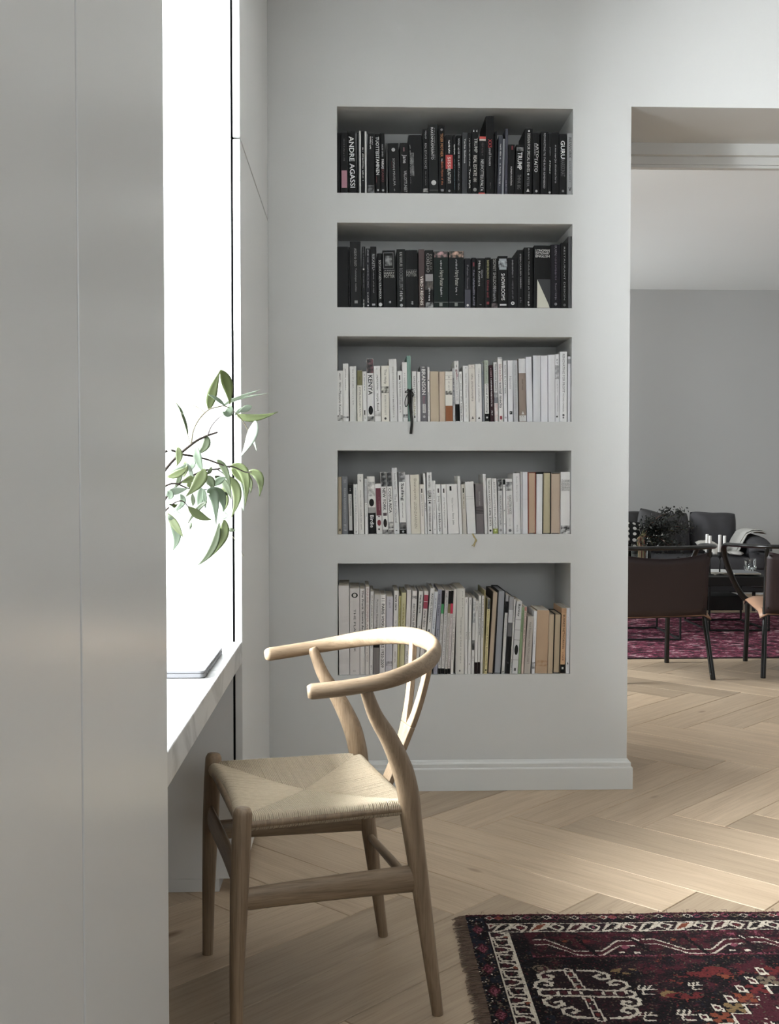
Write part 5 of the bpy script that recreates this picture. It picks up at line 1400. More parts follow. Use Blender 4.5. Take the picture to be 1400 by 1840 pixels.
SH5 = (1005, 1262, [
 ('L', 85, 202, 80, 288, (206, 201, 199), [], 'broad plain pale grey volume at the end of the lowest shelf', None),
 ('L', 206, 314, 203, 321, (206, 200, 197), [('e', 368, 424, (24, 24, 24)), O(396, (206, 200, 197), .18), T('THE PLAYBOOK', 548, 1015, (62, 60, 60), .22), T('taschen', 1216, 1226, (90, 88, 88), .4)], 'broad pale volume with a black round emblem', 'volume with round black emblem'),
 ('L', 316, 370, 315, 326, (212, 207, 203), [T('The Frank Sinatra Anthology', 345, 935, (28, 28, 28), .54)], 'pale book with a long bold black title', None),
 ('L', 372, 416, 376, 302, (210, 204, 199), [T('BARBIE DONNA AT', 320, 772, (176, 150, 144), .5), Gm(930, 1120, (170, 160, 156), .4)], 'off-white book with pale pink serif capitals', None),
 ('L', 418, 456, 430, 351, (210, 207, 204), [Gm(390, 740, (150, 140, 136), .4), Gm(900, 980, TG, .3), Gm(1160, 1200, TG, .3)], 'slim off-white book', None),
 ('L', 458, 526, 472, 387, (188, 185, 183), [T('Ruostoja Reseptit', 440, 735, (96, 92, 92), .36), B(745, 765, BT, .3, .6), B(885, 965, (24, 24, 24)), B(965, 1260, (120, 114, 112))], 'grey book with a black block low on its spine', None),
 ('L', 529, 592, 538, 391, (222, 218, 215), [B(430, 434, BT, .25, .8), B(455, 459, BT, .25, .8), T('PARIS VOGUE COVERS 1920-2009', 490, 1185, (34, 32, 32), .5)], 'white volume with long black serif capitals', 'volume with black serif capitals'),
 ('L', 595, 668, 607, 411, (192, 189, 195), [Gm(445, 540, (150, 146, 152), .3), F(1118, 1170, (110, 106, 110), (190, 186, 190))], 'plain lilac-grey volume', 'lilac-grey volume'),
 ('L', 671, 721, 692, 349, (216, 212, 208), [T('marie claire', 394, 562, (22, 22, 22), .5), T('STYLE', 668, 930, (170, 166, 162), .4), Gm(1010, 1130, (160, 150, 146), .3)], 'white magazine with bold black two-word title', None),
 ('L', 723, 746, 745, 407, (188, 178, 122), [Gm(450, 700, (130, 120, 70), .4)], 'thin mustard booklet', None),
 ('L', 748, 800, 773, 366, (192, 186, 148), [Gm(480, 740, (150, 138, 84), .34)], 'pale yellow volume', 'pale yellow volume'),
 ('L', 803, 851, 833, 339, (214, 209, 206), [Gm(920, 950, TG, .3), T('HOTEL', 1010, 1130, (130, 126, 124), .5)], 'plain off-white magazine', None),
 ('L', 854, 908, 891, 346, (220, 216, 213), [F(400, 436, (24, 24, 24), (220, 216, 213)), T('INVITATION AND', 488, 760, (28, 28, 28), .44), T('INVITATION', 890, 1180, (36, 36, 36), .44)], 'white volume with INVITATION in black', None),
 ('L', 912, 960, 965, 353, (214, 211, 207), [T('marie claire', 394, 592, (26, 26, 26), .5), Gm(735, 760, TG, .4)], 'off-white magazine with bold black title by the invitation volume', None),
 ('L', 963, 1010, 1023, 353, (212, 206, 202), [B(392, 462, (160, 62, 80)), B(470, 542, (150, 60, 78)), T('marie claire', 562, 742, (60, 58, 58), .5)], 'magazine with two deep pink squares', 'magazine with pink squares'),
 ('L', 1013, 1060, 1092, 322, (220, 217, 214), [T('RACHEL SAAMAN', 380, 690, (38, 38, 38), .4), B(770, 800, BT, .3, .6)], 'white magazine with black condensed capitals', None),
 ('L', 1063, 1102, 1136, 356, (204, 206, 210), [Gm(430, 550, (120, 126, 140), .3), Gm(640, 760, (110, 120, 140), .4)], 'slim bluish-white magazine', None),
 ('L', 1105, 1166, 1156, 336, (152, 152, 164), [T('marie claire', 390, 625, (84, 84, 94), .5), T('boxi', 770, 850, (96, 98, 108), .5), O(1220, LG, .12)], 'lilac magazine with a dark grey title', 'lilac magazine'),
 ('L', 1169, 1202, 1215, 341, (206, 203, 200), [B(341, 492, (20, 20, 20)), B(492, 598, (62, 140, 84)), Gm(600, 1180, (130, 126, 124), .3), B(1196, 1262, (18, 18, 18))], 'slim magazine with a green patch under a black top', 'magazine with green patch'),
 ('L', 1205, 1242, 1254, 343, (210, 207, 204), [T('vol', 375, 420, BT, .5), Gm(430, 1180, (140, 136, 134), .3), B(1198, 1262, (18, 18, 18))], 'slim white magazine with a black foot', None),
 ('L', 1245, 1274, 1290, 346, (200, 196, 190), [B(346, 490, (20, 20, 20)), B(490, 592, (120, 104, 70)), Gm(600, 1190, (130, 126, 120), .3), B(1200, 1262, (18, 18, 18))], 'slim magazine with an olive patch under a black top', None),
 ('L', 1277, 1306, 1318, 346, (214, 206, 204), [B(346, 490, (20, 20, 20)), B(490, 600, (196, 58, 84)), Gm(610, 1190, (140, 130, 128), .3), B(1200, 1262, (18, 18, 18))], 'slim magazine with a hot pink patch', 'magazine with hot pink patch'),
 ('L', 1309, 1342, 1345, 332, (212, 208, 203), [Gm(640, 860, TG, .3), Gm(880, 1100, (150, 146, 142), .3)], 'slim off-white magazine', None),
 ('R', 68, 92, 80, 326, (206, 203, 198), [], 'slim off-white magazine', None),
 ('R', 94, 182, 104, 326, (208, 205, 198), [T('the Raul Ruutu', 350, 640, (130, 128, 122), .14, .2), T('Campaign', 640, 830, (110, 108, 104), .24), Gm(850, 1010, TG, .12), Gm(1030, 1140, TG, .12), B(1215, 1235, TG, .3, .5)], 'thick off-white volume with grey italic', 'thick volume with grey italic'),
 ('R', 185, 220, 190, 421, (214, 212, 208), [Gm(440, 480, TG, .2), Gm(800, 880, TG, .2)], 'narrow white volume', None),
 ('R', 223, 256, 233, 421, (214, 212, 208), [Gm(450, 500, TG, .2), Gm(800, 880, TG, .2), O(1150, TG, .2)], 'narrow white volume', None),
 ('R', 259, 290, 281, 431, (206, 205, 202), [F(470, 700, (150, 150, 150), (214, 213, 210)), F(890, 995, (30, 32, 30), (110, 112, 110)), Gm(1070, 1110, TG, .3)], 'white book with a dark smudged patch', None),
 ('R', 293, 326, 308, 461, (214, 212, 208), [Gm(480, 580, TG, .4), B(1133, 1258, (44, 28, 28))], 'white book with a dark brown foot', None),
 ('R', 329, 356, 344, 405, (212, 210, 206), [T('Catherine Borgarstrad', 490, 830, (40, 40, 40), .5), B(1133, 1258, (44, 28, 28))], 'slim white book with black letters and brown foot', 'book with brown foot'),
 ('R', 359, 385, 378, 405, (208, 206, 202), [Gm(440, 860, TG, .4)], 'slim white volume', None),
 ('R', 387, 401, 404, 350, (170, 160, 120), [], 'thin khaki booklet', None),
 ('R', 403, 436, 439, 440, (208, 196, 148), [F(440, 552, (40, 42, 46), (100, 104, 108)), T('Robertson Natural Karttu Kunniatekstit', 560, 1170, (60, 56, 44), .4), O(1218, (36, 34, 30), .26)], 'cream yellow book with a dark photographic top', 'cream yellow book'),
 ('P', 442, 502, 497, 362, (60, 50, 44), [(192, 174, 152)], 'tall dark book turned with tan page edges outward', None),
 ('P', 506, 590, 552, 350, (20, 20, 21), [(158, 160, 165)], 'tall black volume turned with silver grey page edges outward', 'silver grey page edges'),
 ('R', 593, 626, 640, 396, (208, 207, 204), [B(396, 470, (150, 150, 152)), B(470, 594, (30, 30, 32)), T('TYPOGRAPHY', 620, 860, (130, 128, 126), .3), T('s', 1230, 1250, (40, 40, 40), .5)], 'white book with a black band near its top', None),
 ('R', 635, 685, 680, 416, (120, 120, 122), [B(416, 560, (150, 150, 152)), B(560, 700, (190, 190, 192)), B(700, 850, (96, 96, 98)), B(850, 1258, (26, 26, 27)), O(1140, (60, 60, 62), .2)], 'book fading from grey to black', None),
 ('R', 687, 706, 731, 450, (214, 212, 208), [T('Syntymä lahja', 520, 690, (40, 40, 40), .5), Gm(1100, 1220, (60, 60, 60), .5)], 'thin white booklet', None),
 ('R', 709, 772, 757, 466, (200, 200, 200), [T('Banksy', 495, 630, (24, 24, 24), .5), B(664, 668, TG), B(776, 780, TG), B(886, 890, TG), ('e', 940, 1052, (22, 22, 22)), B(1104, 1108, TG), B(1195, 1225, (70, 70, 72), .3, .65)], 'light grey volume with a black figure low on its spine', 'volume with black figure'),
 ('R', 774, 806, 815, 531, (136, 154, 120), [Gm(560, 800, (90, 110, 84), .4)], 'slim sage green book', 'sage green book'),
 ('R', 809, 836, 846, 527, (196, 176, 166), [Gm(580, 920, (90, 84, 80), .4), B(527, 570, (180, 130, 120))], 'slim dusty pink book', None),
 ('R', 841, 910, 882, 636, (178, 171, 163), [T('Axel Petterson MARSTON LUXIET', 690, 1150, (110, 102, 96), .34)], 'short taupe book with grey-brown serif letters', None),
 ('R', 915, 959, 940, 576, (222, 221, 224), [Gm(760, 960, (150, 150, 154), .2), F(1135, 1205, (60, 60, 60), (214, 213, 216))], 'slim white book with a barcode patch at its foot', 'book with barcode patch'),
 ('R', 963, 1097, 985, 566, (178, 152, 126), [F(1115, 1180, (160, 126, 94), (178, 152, 126))], 'thick tan book with wood-like grain', 'thick tan book'),
 ('R', 1100, 1157, 1115, 611, (182, 164, 140), [], 'plain light tan book', None),
 ('P', 1160, 1236, 1178, 606, (26, 24, 23), [(188, 170, 144)], 'short black book turned with tan page edges outward', None),
 ('R', 1238, 1291, 1255, 546, (200, 162, 126), [B(546, 600, (190, 150, 116)), T('BUSINESS NETWORKING', 620, 990, (54, 40, 30), .42), Gm(1030, 1120, (120, 84, 60), .3), B(1163, 1258, (20, 20, 20)), B(1190, 1215, (190, 188, 184), .3, .7)], 'orange-tan book with black capitals and black foot', None),
 ('R', 1294, 1340, 1301, 541, (222, 221, 223), [Gm(640, 960, (206, 180, 186), .2), ('v', 1130, 1160, (70, 66, 74))], 'white book at the niche end of the lowest shelf', None),
])

_tcache = {}
def text_mesh(s, bold):
    key = (s, bold)
    if key in _tcache:
        return _tcache[key]
    cu = bpy.data.curves.new('lettering', 'FONT')
    cu.body = s
    cu.size = 1.0
    cu.offset = bold
    cu.resolution_u = 2
    cu.fill_mode = 'FRONT'
    o = bpy.data.objects.new('lettering', cu)
    COL.objects.link(o)
    dg = bpy.context.evaluated_depsgraph_get()
    me = o.evaluated_get(dg).to_mesh()
    v = [tuple(p.co) for p in me.vertices]
    f = [tuple(p.vertices) for p in me.polygons]
    o.evaluated_get(dg).to_mesh_clear()
    bpy.data.objects.remove(o, do_unlink=True)
    bpy.data.curves.remove(cu)
    if not v:
        v, f = [(0, 0, 0), (1, 0, 0), (1, 1, 0)], [(0, 1, 2)]
    x0, x1 = min(p[0] for p in v), max(p[0] for p in v)
    y0, y1 = min(p[1] for p in v), max(p[1] for p in v)
    v = [((p[0] - x0) / max(x1 - x0, 1e-6), (p[1] - y0) / max(y1 - y0, 1e-6)) for p in v]
    _tcache[key] = (v, f)
    return v, f

def speckle(name, c1, c2):
    """mottled printed photograph"""
    if name in MATS:
        return MATS[name]
    m = bpy.data.materials.new(name)
    m.use_nodes = True
    nt = m.node_tree
    b = nt.nodes['Principled BSDF']
    tc = nt.nodes.new('ShaderNodeTexCoord')
    n = nt.nodes.new('ShaderNodeTexNoise')
    n.inputs['Scale'].default_value = 75
    n.inputs['Detail'].default_value = 1.5
    nt.links.new(tc.outputs['Object'], n.inputs['Vector'])
    r = nt.nodes.new('ShaderNodeValToRGB')
    r.color_ramp.elements[0].position = 0.38
    r.color_ramp.elements[1].position = 0.68
    r.color_ramp.elements[0].color = rgb(*c1)
    r.color_ramp.elements[1].color = rgb(*c2)
    nt.links.new(n.outputs[0], r.inputs[0])
    nt.links.new(r.outputs[0], b.inputs['Base Color'])
    b.inputs['Roughness'].default_value = 0.45
    MATS[name] = m
    return m

M_PAGE = mat('book_paper', rgb(206, 198, 184), 0.9, var=0.08, scale=60, bump=0.2, bscale=300)
SHELF_NAME = ['top', 'second', 'middle', 'fourth', 'lowest']
ALLB = []
def make_book(si, row, idx, prev):
    y0c, ybc = SHELF[si][0], SHELF[si][1]
    side, xbl, xbr, xtl, ytop, col, marks, look, handle = row
    ox = 595 if side == 'L' else 805
    zb = NICHE[si][0]
    rb = random.Random(si * 100 + idx)
    yf = WY + 0.004 + rb.uniform(0, 0.009)
    def X(c):
        return at(ox + c * S, 853, yf).x
    ypb = y0c + ybc * S
    def Zp(c):
        return zb + (at(816, y0c + c * S, yf).z - at(816, ypb, yf).z)
    xl, xr = X(xbl), X(xbr)
    w = xr - xl - 0.0006
    h = Zp(ytop) - zb
    lean = math.atan2((xtl - xbl) * S * (yf / FPX), h)       # positive: top towards +x
    # keep clear of the neighbour
    if prev is not None:
        pxr, pl, ph = prev
        need = max(pxr + 0.0003, pxr + 0.0003 + (math.tan(pl) - math.tan(lean)) * min(h, ph))
        if need > xl:
            sh = min(need - xl, 0.012)
            xl += sh
            w = max(0.004, w - sh)
    dep = min(0.255, max(0.125, h * 0.70)) * rb.uniform(0.94, 1.04)
    dep = min(dep, 0.28)
    root = empty('book', (xl, yf, zb))
    root.rotation_euler = (0, lean, 0)
    cl = math.cos(lean)
    ww = w * cl
    if lean >= 0:     # top leans to +x: turns about the right foot
        root.location = (xl, yf, zb + 0.0003 + ww * math.sin(lean))
    else:
        root.location = (xl, yf, zb + 0.0003)
    h = h / cl - (ww * abs(math.sin(lean)) if lean >= 0 else 0)
    hard = (w > 0.012 and rb.random() < 0.55) or side == 'P'
    ov = 0.003 if hard else 0.0
    ct = 0.0022 if hard else 0.0007
    ct = min(ct, ww * 0.22)
    cm = flat(*col, 0.5 if sum(col) < 150 else 0.6)
    # cover: spine and two boards, one bent sheet; spine slightly rounded
    n = 6
    bul = 0.0022 if hard else 0.0008
    def arc(inset):
        return [(inset + (ww - 2 * inset) * i / n, -bul * math.sin(PI * i / n) + inset) for i in range(n + 1)]
    outer, inner = arc(0), arc(ct)
    poly_ = [(0, dep)] + outer + [(ww, dep), (ww - ct, dep)] + list(reversed(inner)) + [(ct, dep)]
    if side == 'P':
        poly_ = [(x, dep - y) for x, y in poly_]
    poly_ = [(x, y + bul) for x, y in poly_]
    N = len(poly_)
    mb = MB()
    vs = [(x, y, 0) for x, y in poly_] + [(x, y, h) for x, y in poly_]
    fs = [(i, (i + 1) % N, (i + 1) % N + N, i + N) for i in range(N)]
    m1 = n + 2
    # caps as quads between outer and inner outline
    O_ = [0] + list(range(1, n + 2)) + [n + 2]
    I_ = [N - 1] + list(range(N - 2, N - 2 - (n + 1), -1)) + [n + 3]
    for a in range(len(O_) - 1):
        for k, rev in ((0, True), (N, False)):
            q = (O_[a] + k, O_[a + 1] + k, I_[a + 1] + k, I_[a] + k)
            fs.append(tuple(reversed(q)) if rev else q)
    mb.add(vs, fs)
    mb.build('cover', cm, root)
    pa = 0.004 if hard else 0.0004
    pc = M_PAGE
    if side == 'P':
        c = marks[0]
        pc = mat('page_edge_%d_%d_%d' % tuple(c), rgb(*c), 0.9, var=0.1, scale=300, bump=0.25, bscale=260, stretch=(8, 8, 0.12))
        MB().box(ct, ww - ct, bul + pa, dep - ct + bul - 0.001, ov, h - ov).build('page_block', pc, root)
        marks = []
    else:
        MB().box(ct, ww - ct, ct + bul, dep - pa + bul, ov, h - ov).build('page_block', pc, root)
    # lettering and printed marks stand a hair proud of the spine
    yb = -0.0006
    def zz(c):
        return max(0.001, min(h - 0.001, (Zp(c) - zb) / cl - (ww * abs(math.sin(lean)) if lean >= 0 else 0)))
    def curve_y(x):
        return bul - bul * math.sin(PI * max(0, min(1, x / ww))) + yb
    for mk in marks:
        k = mk[0]
        if k == 't':
            _, s, a, b, c, z, d = mk
            v, f = text_mesh(s, 0.012 if z >= .5 else 0.0)
            za, zb_ = zz(a), zz(b)
            cx = ww * (0.5 + d)
            hw = ww * z / 2
            P = [(cx - hw + y * 2 * hw, yb, za + (zb_ - za) * x) for x, y in v]
            MB().add(P, f).build('lettering', flat(*c), root)
        elif k == 'h':
            _, s, a, b, c = mk
            v, f = text_mesh(s, 0.0)
            P = [(ww * (0.08 + 0.84 * x), yb, zz(b) + (zz(a) - zz(b)) * y) for x, y in v]
            MB().add(P, f).build('lettering', flat(*c), root)
        elif k == 'b' or k == 'f':
            if k == 'b':
                _, a, b, c, xa, xb = mk
                m_ = flat(*c)
            else:
                _, a, b, c1, c2, xa, xb = mk
                m_ = speckle('photo_%d_%d_%d_%d' % (c1[0], c1[1], c2[0], c2[1]), c1, c2)
            q = 6
            off = 0.00012 * (1 + marks.index(mk))
            P = []
            for i in range(q + 1):
                x = ww * lerp(xa, xb, i / q)
                P += [(x, curve_y(x) + 0.0003 - off * 0.5, zz(b)), (x, curve_y(x) + 0.0003 - off * 0.5, zz(a))]
            MB().add(P, [(2 * i, 2 * i + 2, 2 * i + 3, 2 * i + 1) for i in range(q)]).build('printed_block', m_, root)
        elif k in ('o', 'e', 'v', 'w'):
            if k == 'o':
                _, y, c, r = mk
                cx, cz, rx, rz = ww / 2, zz(y), ww * r, ww * r
                P = [(cx + rx * math.cos(a), cz + rz * math.sin(a)) for a in [2 * PI * i / 16 for i in range(16)]]
            elif k == 'e':
                _, a, b, c = mk
                cx, cz, rx, rz = ww / 2, (zz(a) + zz(b)) / 2, ww * 0.33, (zz(a) - zz(b)) / 2
                P = [(cx + rx * math.cos(a_), cz + rz * math.sin(a_)) for a_ in [2 * PI * i / 16 for i in range(16)]]
            elif k == 'v':
                _, a, b, c = mk
                P = [(ww * 0.3, zz(b)), (ww * 0.7, zz(b)), (ww * 0.5, zz(a))]
            else:
                _, a, b, c = mk
                P = [(ww * 0.2, zz(b)), (ww * 0.96, zz(b)), (ww * 0.9, lerp(zz(b), zz(a), .12)), (ww * 0.2, zz(a))]
            off = 0.00012 * marks.index(mk)
            MB().add([(x, yb - off, z) for x, z in P], [tuple(range(len(P)))]).build('emblem', flat(*c), root)
        elif k == 'g':
            _, a, b, c, z, d = mk
            mb2 = MB()
            t = zz(a)
            cx = ww * (0.5 + d)
            hw = ww * z / 2
            while t > zz(b):
                ln = rb.uniform(0.0007, 0.0024)
                if rb.random() < 0.84:
                    s0, s1 = rb.choice(((-1, 1), (-1, 0.4), (-0.5, 1), (-0.6, 0.6)))
                    x0, x1 = cx + hw * s0, cx + hw * s1
                    mb2.add([(x0, curve_y(x0), t), (x1, curve_y(x1), t), (x1, curve_y(x1), t - ln), (x0, curve_y(x0), t - ln)], [(0, 1, 2, 3)])
                t -= ln + rb.uniform(0.0006, 0.0012)
            if mb2.v:
                mb2.build('small_lettering', flat(*c), root)
    ALLB.append((root, si, idx, look, handle))
    return (xl + w, lean, h)

SHELF = [SH1, SH2, SH3, SH4, SH5]
for si, (yc, yb_, rows) in enumerate(SHELF):
    pv = None
    for i, row in enumerate(rows):
        pv = make_book(si, row, i, pv)
# labels: what sets a book apart by its look, else its place from a book one can find
from collections import Counter
cnt = Counter(a[3] for a in ALLB)
ORD = ['', 'first', 'second', 'third', 'fourth', 'fifth', 'sixth', 'seventh']
for root, si, idx, look, handle in ALLB:
    if cnt[look] == 1:
        n = len(look.split())
        lab = look + (' on the %s shelf' % SHELF_NAME[si] if n <= 10 and 'shelf' not in look else '')
    else:
        best = min((b for b in ALLB if b[1] == si and b[4] and b[2] != idx), key=lambda b: abs(b[2] - idx))
        d = idx - best[2]
        pos = 'next' if abs(d) == 1 else ORD[abs(d)]
        lab = '%s, %s %s the %s towards the %s' % (look, pos, 'to' if abs(d) == 1 else 'from', best[4], 'doorway' if d > 0 else 'desk')
    tag(root, lab, 'book', 'books in the five wall niches')

# ribbon bow round the mint book and the two hanging markers
M_RIB = mat('black_ribbon', rgb(14, 14, 15), 0.45)
mint = [b for b in ALLB if b[4] == 'mint green book'][0][0]
gold = [b for b in ALLB if b[4] == 'book with gold ribbon'][0][0]
def strap(parent, pts, wd, m, name):
    """flat ribbon through frame points at a given distance, in the book's own space"""
    inv = (Matrix.Translation(parent.location) @ parent.rotation_euler.to_matrix().to_4x4()).inverted()
    P = spline([inv @ at(*q) for q in pts], 5)
    rows = []
    for i, p in enumerate(P):
        t = (P[min(i + 1, len(P) - 1)] - P[max(i - 1, 0)]).normalized()
        s = t.cross(Vector((0, 1, 0)))
        s = s.normalized() if s.length > 1e-4 else Vector((1, 0, 0))
        rows.append([p - s * wd / 2, p + s * wd / 2])
    return MB().sheet(rows, 0.0005).build(name, m, parent, 'all')
def q5(x, y, Y=3.935):
    return (595 + x * S, 600 + y * S, Y)
strap(mint, [q5(832, 606), q5(850, 612), q5(868, 616), q5(892, 604)], 0.006, M_RIB, 'ribbon')
strap(mint, [q5(858, 612), q5(852, 660), q5(862, 760), q5(876, 880), q5(884, 960, 3.925), q5(878, 1040, 3.93), q5(872, 1094, 3.935)], 0.0095, M_RIB, 'ribbon')
strap(mint, [q5(868, 612), q5(878, 680), q5(872, 780), q5(880, 870)], 0.0085, M_RIB, 'ribbon')
strap(mint, [q5(850, 640, 3.93), q5(822, 690, 3.925), q5(808, 750, 3.925), q5(818, 795, 3.93), q5(842, 760, 3.93), q5(852, 660, 3.93)], 0.003, M_RIB, 'ribbon')
strap(mint, [q5(852, 618, 3.932), q5(818, 628, 3.928), q5(812, 642, 3.928), q5(850, 634, 3.932)], 0.003, M_RIB, 'ribbon')
strap(mint, [q5(880, 625, 3.93), q5(900, 660, 3.926), q5(890, 690, 3.93)], 0.004, M_RIB, 'ribbon')
def q4(x, y, Y=3.933):
    return (805 + x * S, 805 + y * S, Y)
M_GOLD = mat('gold_ribbon', rgb(168, 152, 104), 0.5)
strap(gold, [q4(272, 936, 3.938), q4(280, 955), q4(300, 990), q4(312, 1010), q4(296, 1040), q4(284, 1080)], 0.0042, M_GOLD, 'ribbon_marker')
strap(gold, [q4(268, 938, 3.938), q4(284, 975), q4(302, 1000), q4(284, 1050), q4(262, 1070)], 0.003, M_GOLD, 'ribbon_marker')

# ================================================================== LOUNGE BEYOND THE OPENING
M_BLK = mat('black_lacquer', rgb(9, 9, 9), 0.28, var=0.05)
M_BLKM = mat('black_matt', rgb(12, 12, 12), 0.6, var=0.05)
M_LEA_D = mat('leather_dark', rgb(46, 31, 33), 0.5, var=0.12, scale=12, bump=0.05, bscale=200)
M_LEA = mat('leather_tan', rgb(170, 132, 106), 0.45, var=0.1, scale=12, bump=0.05, bscale=200)

def lounge_chair(loc, rz, label):
    r = tag(empty('lounge_chair', loc, rz), label, 'chair', 'leather lounge chairs')
    r.scale = (1, 1, 1.024)
    for sx in (-1, 1):
        # rear leg runs on up to the rail
        P = spline([(0.292 * sx, -0.283, 0.003), (0.280 * sx, -0.243, 0.2), (0.272 * sx, -0.212, 0.36), (0.270 * sx, -0.228, 0.54), (0.274 * sx, -0.262, 0.70)], 5)
        MB().tube(P, [0.0145 if p.z < 0.3 else 0.0135 for p in P], 12).build('rear_leg', M_BLK, r, 'all')
        P = spline([(0.292 * sx, 0.283, 0.003), (0.288 * sx, 0.27, 0.2), (0.286 * sx, 0.255, 0.365)], 5)
        MB().tube(P, 0.0145, 12).build('front_leg', M_BLK, r, 'all')
        # arm bends down to the seat frame
        P = spline([(0.430 * sx, 0.10, 0.700), (0.438 * sx, 0.165, 0.692), (0.436 * sx, 0.205, 0.655), (0.414 * sx, 0.228, 0.58), (0.368 * sx, 0.248, 0.47), (0.318 * sx, 0.258, 0.39), (0.286 * sx, 0.256, 0.362)], 6)
        MB().tube(P, [(0.010, 0.017)] * len(P), 12, ref=(1, 0, 0.3)).build('arm_bend', M_BLK, r, 'all')
        P = [(0.286 * sx, 0.256, 0.355), (0.272 * sx, -0.212, 0.355)]
        MB().tube(P, 0.011, 10).build('seat_bar', M_BLK, r, 'all')
    k = [(0.430, 0.10, 0.700), (0.408, -0.02, 0.704), (0.360, -0.15, 0.708), (0.285, -0.258, 0.712), (0.16, -0.325, 0.714), (0.0, -0.345, 0.715)]
    full = [(-x, y, z) for x, y, z in k] + [(x, y, z) for x, y, z in reversed(k[:-1])]
    P = spline(full, 6)
    MB().tube(P, [(0.019, 0.0115)] * len(P), 12, ref=(0, 0, 1)).build('top_rail', M_BLK, r, 'all')
    MB().tube([(-0.286, 0.256, 0.352), (0.286, 0.256, 0.352)], 0.011, 10).build('cross_bar', M_BLK, r, 'all')
    MB().tube([(-0.272, -0.212, 0.352), (0.272, -0.212, 0.352)], 0.011, 10).build('cross_bar', M_BLK, r, 'all')
    # slung leather back: outer skin dark, inner skin tan
    def back(off, ins):
        rows = []
        for i in range(9):
            v = i / 8
            z0, z1 = 0.345, 0.0
            row = []
            for j in range(15):
                u = -1 + 2 * j / 14
                top = 0.655 + 0.03 * u * u
                z = lerp(0.345, top, v)
                yl = lerp(-0.216, -0.252, v)
                y = yl - 0.035 * (1 - u * u) - off
                row.append(((0.276 - ins) * u, y, z + (0.0 if ins == 0 else -0.002)))
            rows.append(row)
        return rows
    bsl = MB().sheet(back(0.016, 0), 0.003).build('back_sling', M_LEA_D, r, 'all')
    MB().sheet(back(0.009, 0.001), 0.003).build('back_lining', M_LEA, r, 'all')
    for sx in (-1, 1):
        for z in (0.375, 0.665):
            MB().lathe([(0.0, -0.004), (0.0045, -0.004), (0.0045, 0.004), (0.0, 0.004)], (0.262 * sx, -0.275 if z > .5 else -0.238, z), 8).build('rivet', M_BLKM, bsl)
    # seat sling with rolled sides
    rows = []
    for i in range(11):
        v = i / 10
        row = []
        for j in range(15):
            u = -1 + 2 * j / 14
            y = lerp(-0.235, 0.285, v)
            z = lerp(0.372, 0.395, v) - 0.03 * (1 - u * u) * math.sin(PI * min(1, v * 1.05)) - (0.03 if v in (0.0, 1.0) else 0) - (0.022 if abs(u) > 0.99 else 0)
            row.append((0.305 * u, y, z))
        rows.append(row)
    MB().sheet(rows, 0.004).build('seat_sling', M_LEA, r, 'all')
    rows2 = [[(x * 0.995, y, z - 0.006) for x, y, z in row] for row in rows]
    MB().sheet(rows2, 0.003).build('seat_underside', M_LEA_D, r, 'all')
    return r
lounge_chair((1.637, 6.258, 0.0), math.radians(10.1), 'leather lounge chair with its dark back turned, next to the book wall corner')
lounge_chair((2.605, 6.300, 0.0), math.radians(-10), 'leather lounge chair showing its tan seat and curved black arm')

# ---- kilim
FRX0, FRX1, FRY0, FRY1 = 0.9, 3.75, 6.73, 8.9
def kilim():
    m = bpy.data.materials.new('kilim_wool')
    m.use_nodes = True
    nt = m.node_tree
    L = nt.links.new
    b = nt.nodes['Principled BSDF']
    tc = nt.nodes.new('ShaderNodeTexCoord')
    def nz(sx, sy, detail=2.0, off=0):
        mp = nt.nodes.new('ShaderNodeMapping')
        mp.inputs['Scale'].default_value = (sx, sy, 1)
        mp.inputs['Location'].default_value = (off, off * 0.7, 0)
        L(tc.outputs['Object'], mp.inputs[0])
        n = nt.nodes.new('ShaderNodeTexNoise')
        n.inputs['Scale'].default_value = 1
        n.inputs['Detail'].default_value = detail
        n.inputs['Roughness'].default_value = 0.65
        n.inputs['Distortion'].default_value = 0.5
        L(mp.outputs[0], n.inputs['Vector'])
        return n.outputs[0]
    r = nt.nodes.new('ShaderNodeValToRGB')
    cr = r.color_ramp
    cr.interpolation = 'CONSTANT'
    st = [(0.0, (30, 27, 30)), (0.43, (60, 48, 52)), (0.462, (116, 52, 72)), (0.492, (42, 35, 39)), (0.512, (146, 66, 90)), (0.540, (84, 66, 72)), (0.560, (170, 104, 122)), (0.592, (206, 182, 184))]
    cr.elements[0].position, cr.elements[0].color = 0, rgb(*st[0][1])
    cr.elements[1].position, cr.elements[1].color = st[1][0], rgb(*st[1][1])
    for p, c in st[2:]:
        e = cr.elements.new(p)
        e.color = rgb(*c)
    mx = nt.nodes.new('ShaderNodeMix')
    mx.inputs[0].default_value = 0.6
    L(nz(4.5, 10, 3), mx.inputs[2])
    L(nz(17, 34, 2, 3.1), mx.inputs[3])
    L(mx.outputs[0], r.inputs[0])
    L(r.outputs[0], b.inputs['Base Color'])
    b.inputs['Roughness'].default_value = 0.95
    b.inputs['Specular IOR Level'].default_value = 0.1
    return m
kr = tag(empty('kilim_rug', ((FRX0 + FRX1) / 2, (FRY0 + FRY1) / 2, 0)), 'magenta and black flat-woven rug under the lounge furniture', 'rug')
hx_, hy_ = (FRX1 - FRX0) / 2, (FRY1 - FRY0) / 2
rows = [[(-hx_ + 2 * hx_ * j / 60, -hy_ + 2 * hy_ * i / 44, 0.008 + 0.0012 * math.sin(i * 2.1 + j) * math.sin(j * 1.7)) for j in range(61)] for i in range(45)]
MB().sheet(rows, 0.006).build('weave', kilim(), kr, 'all')
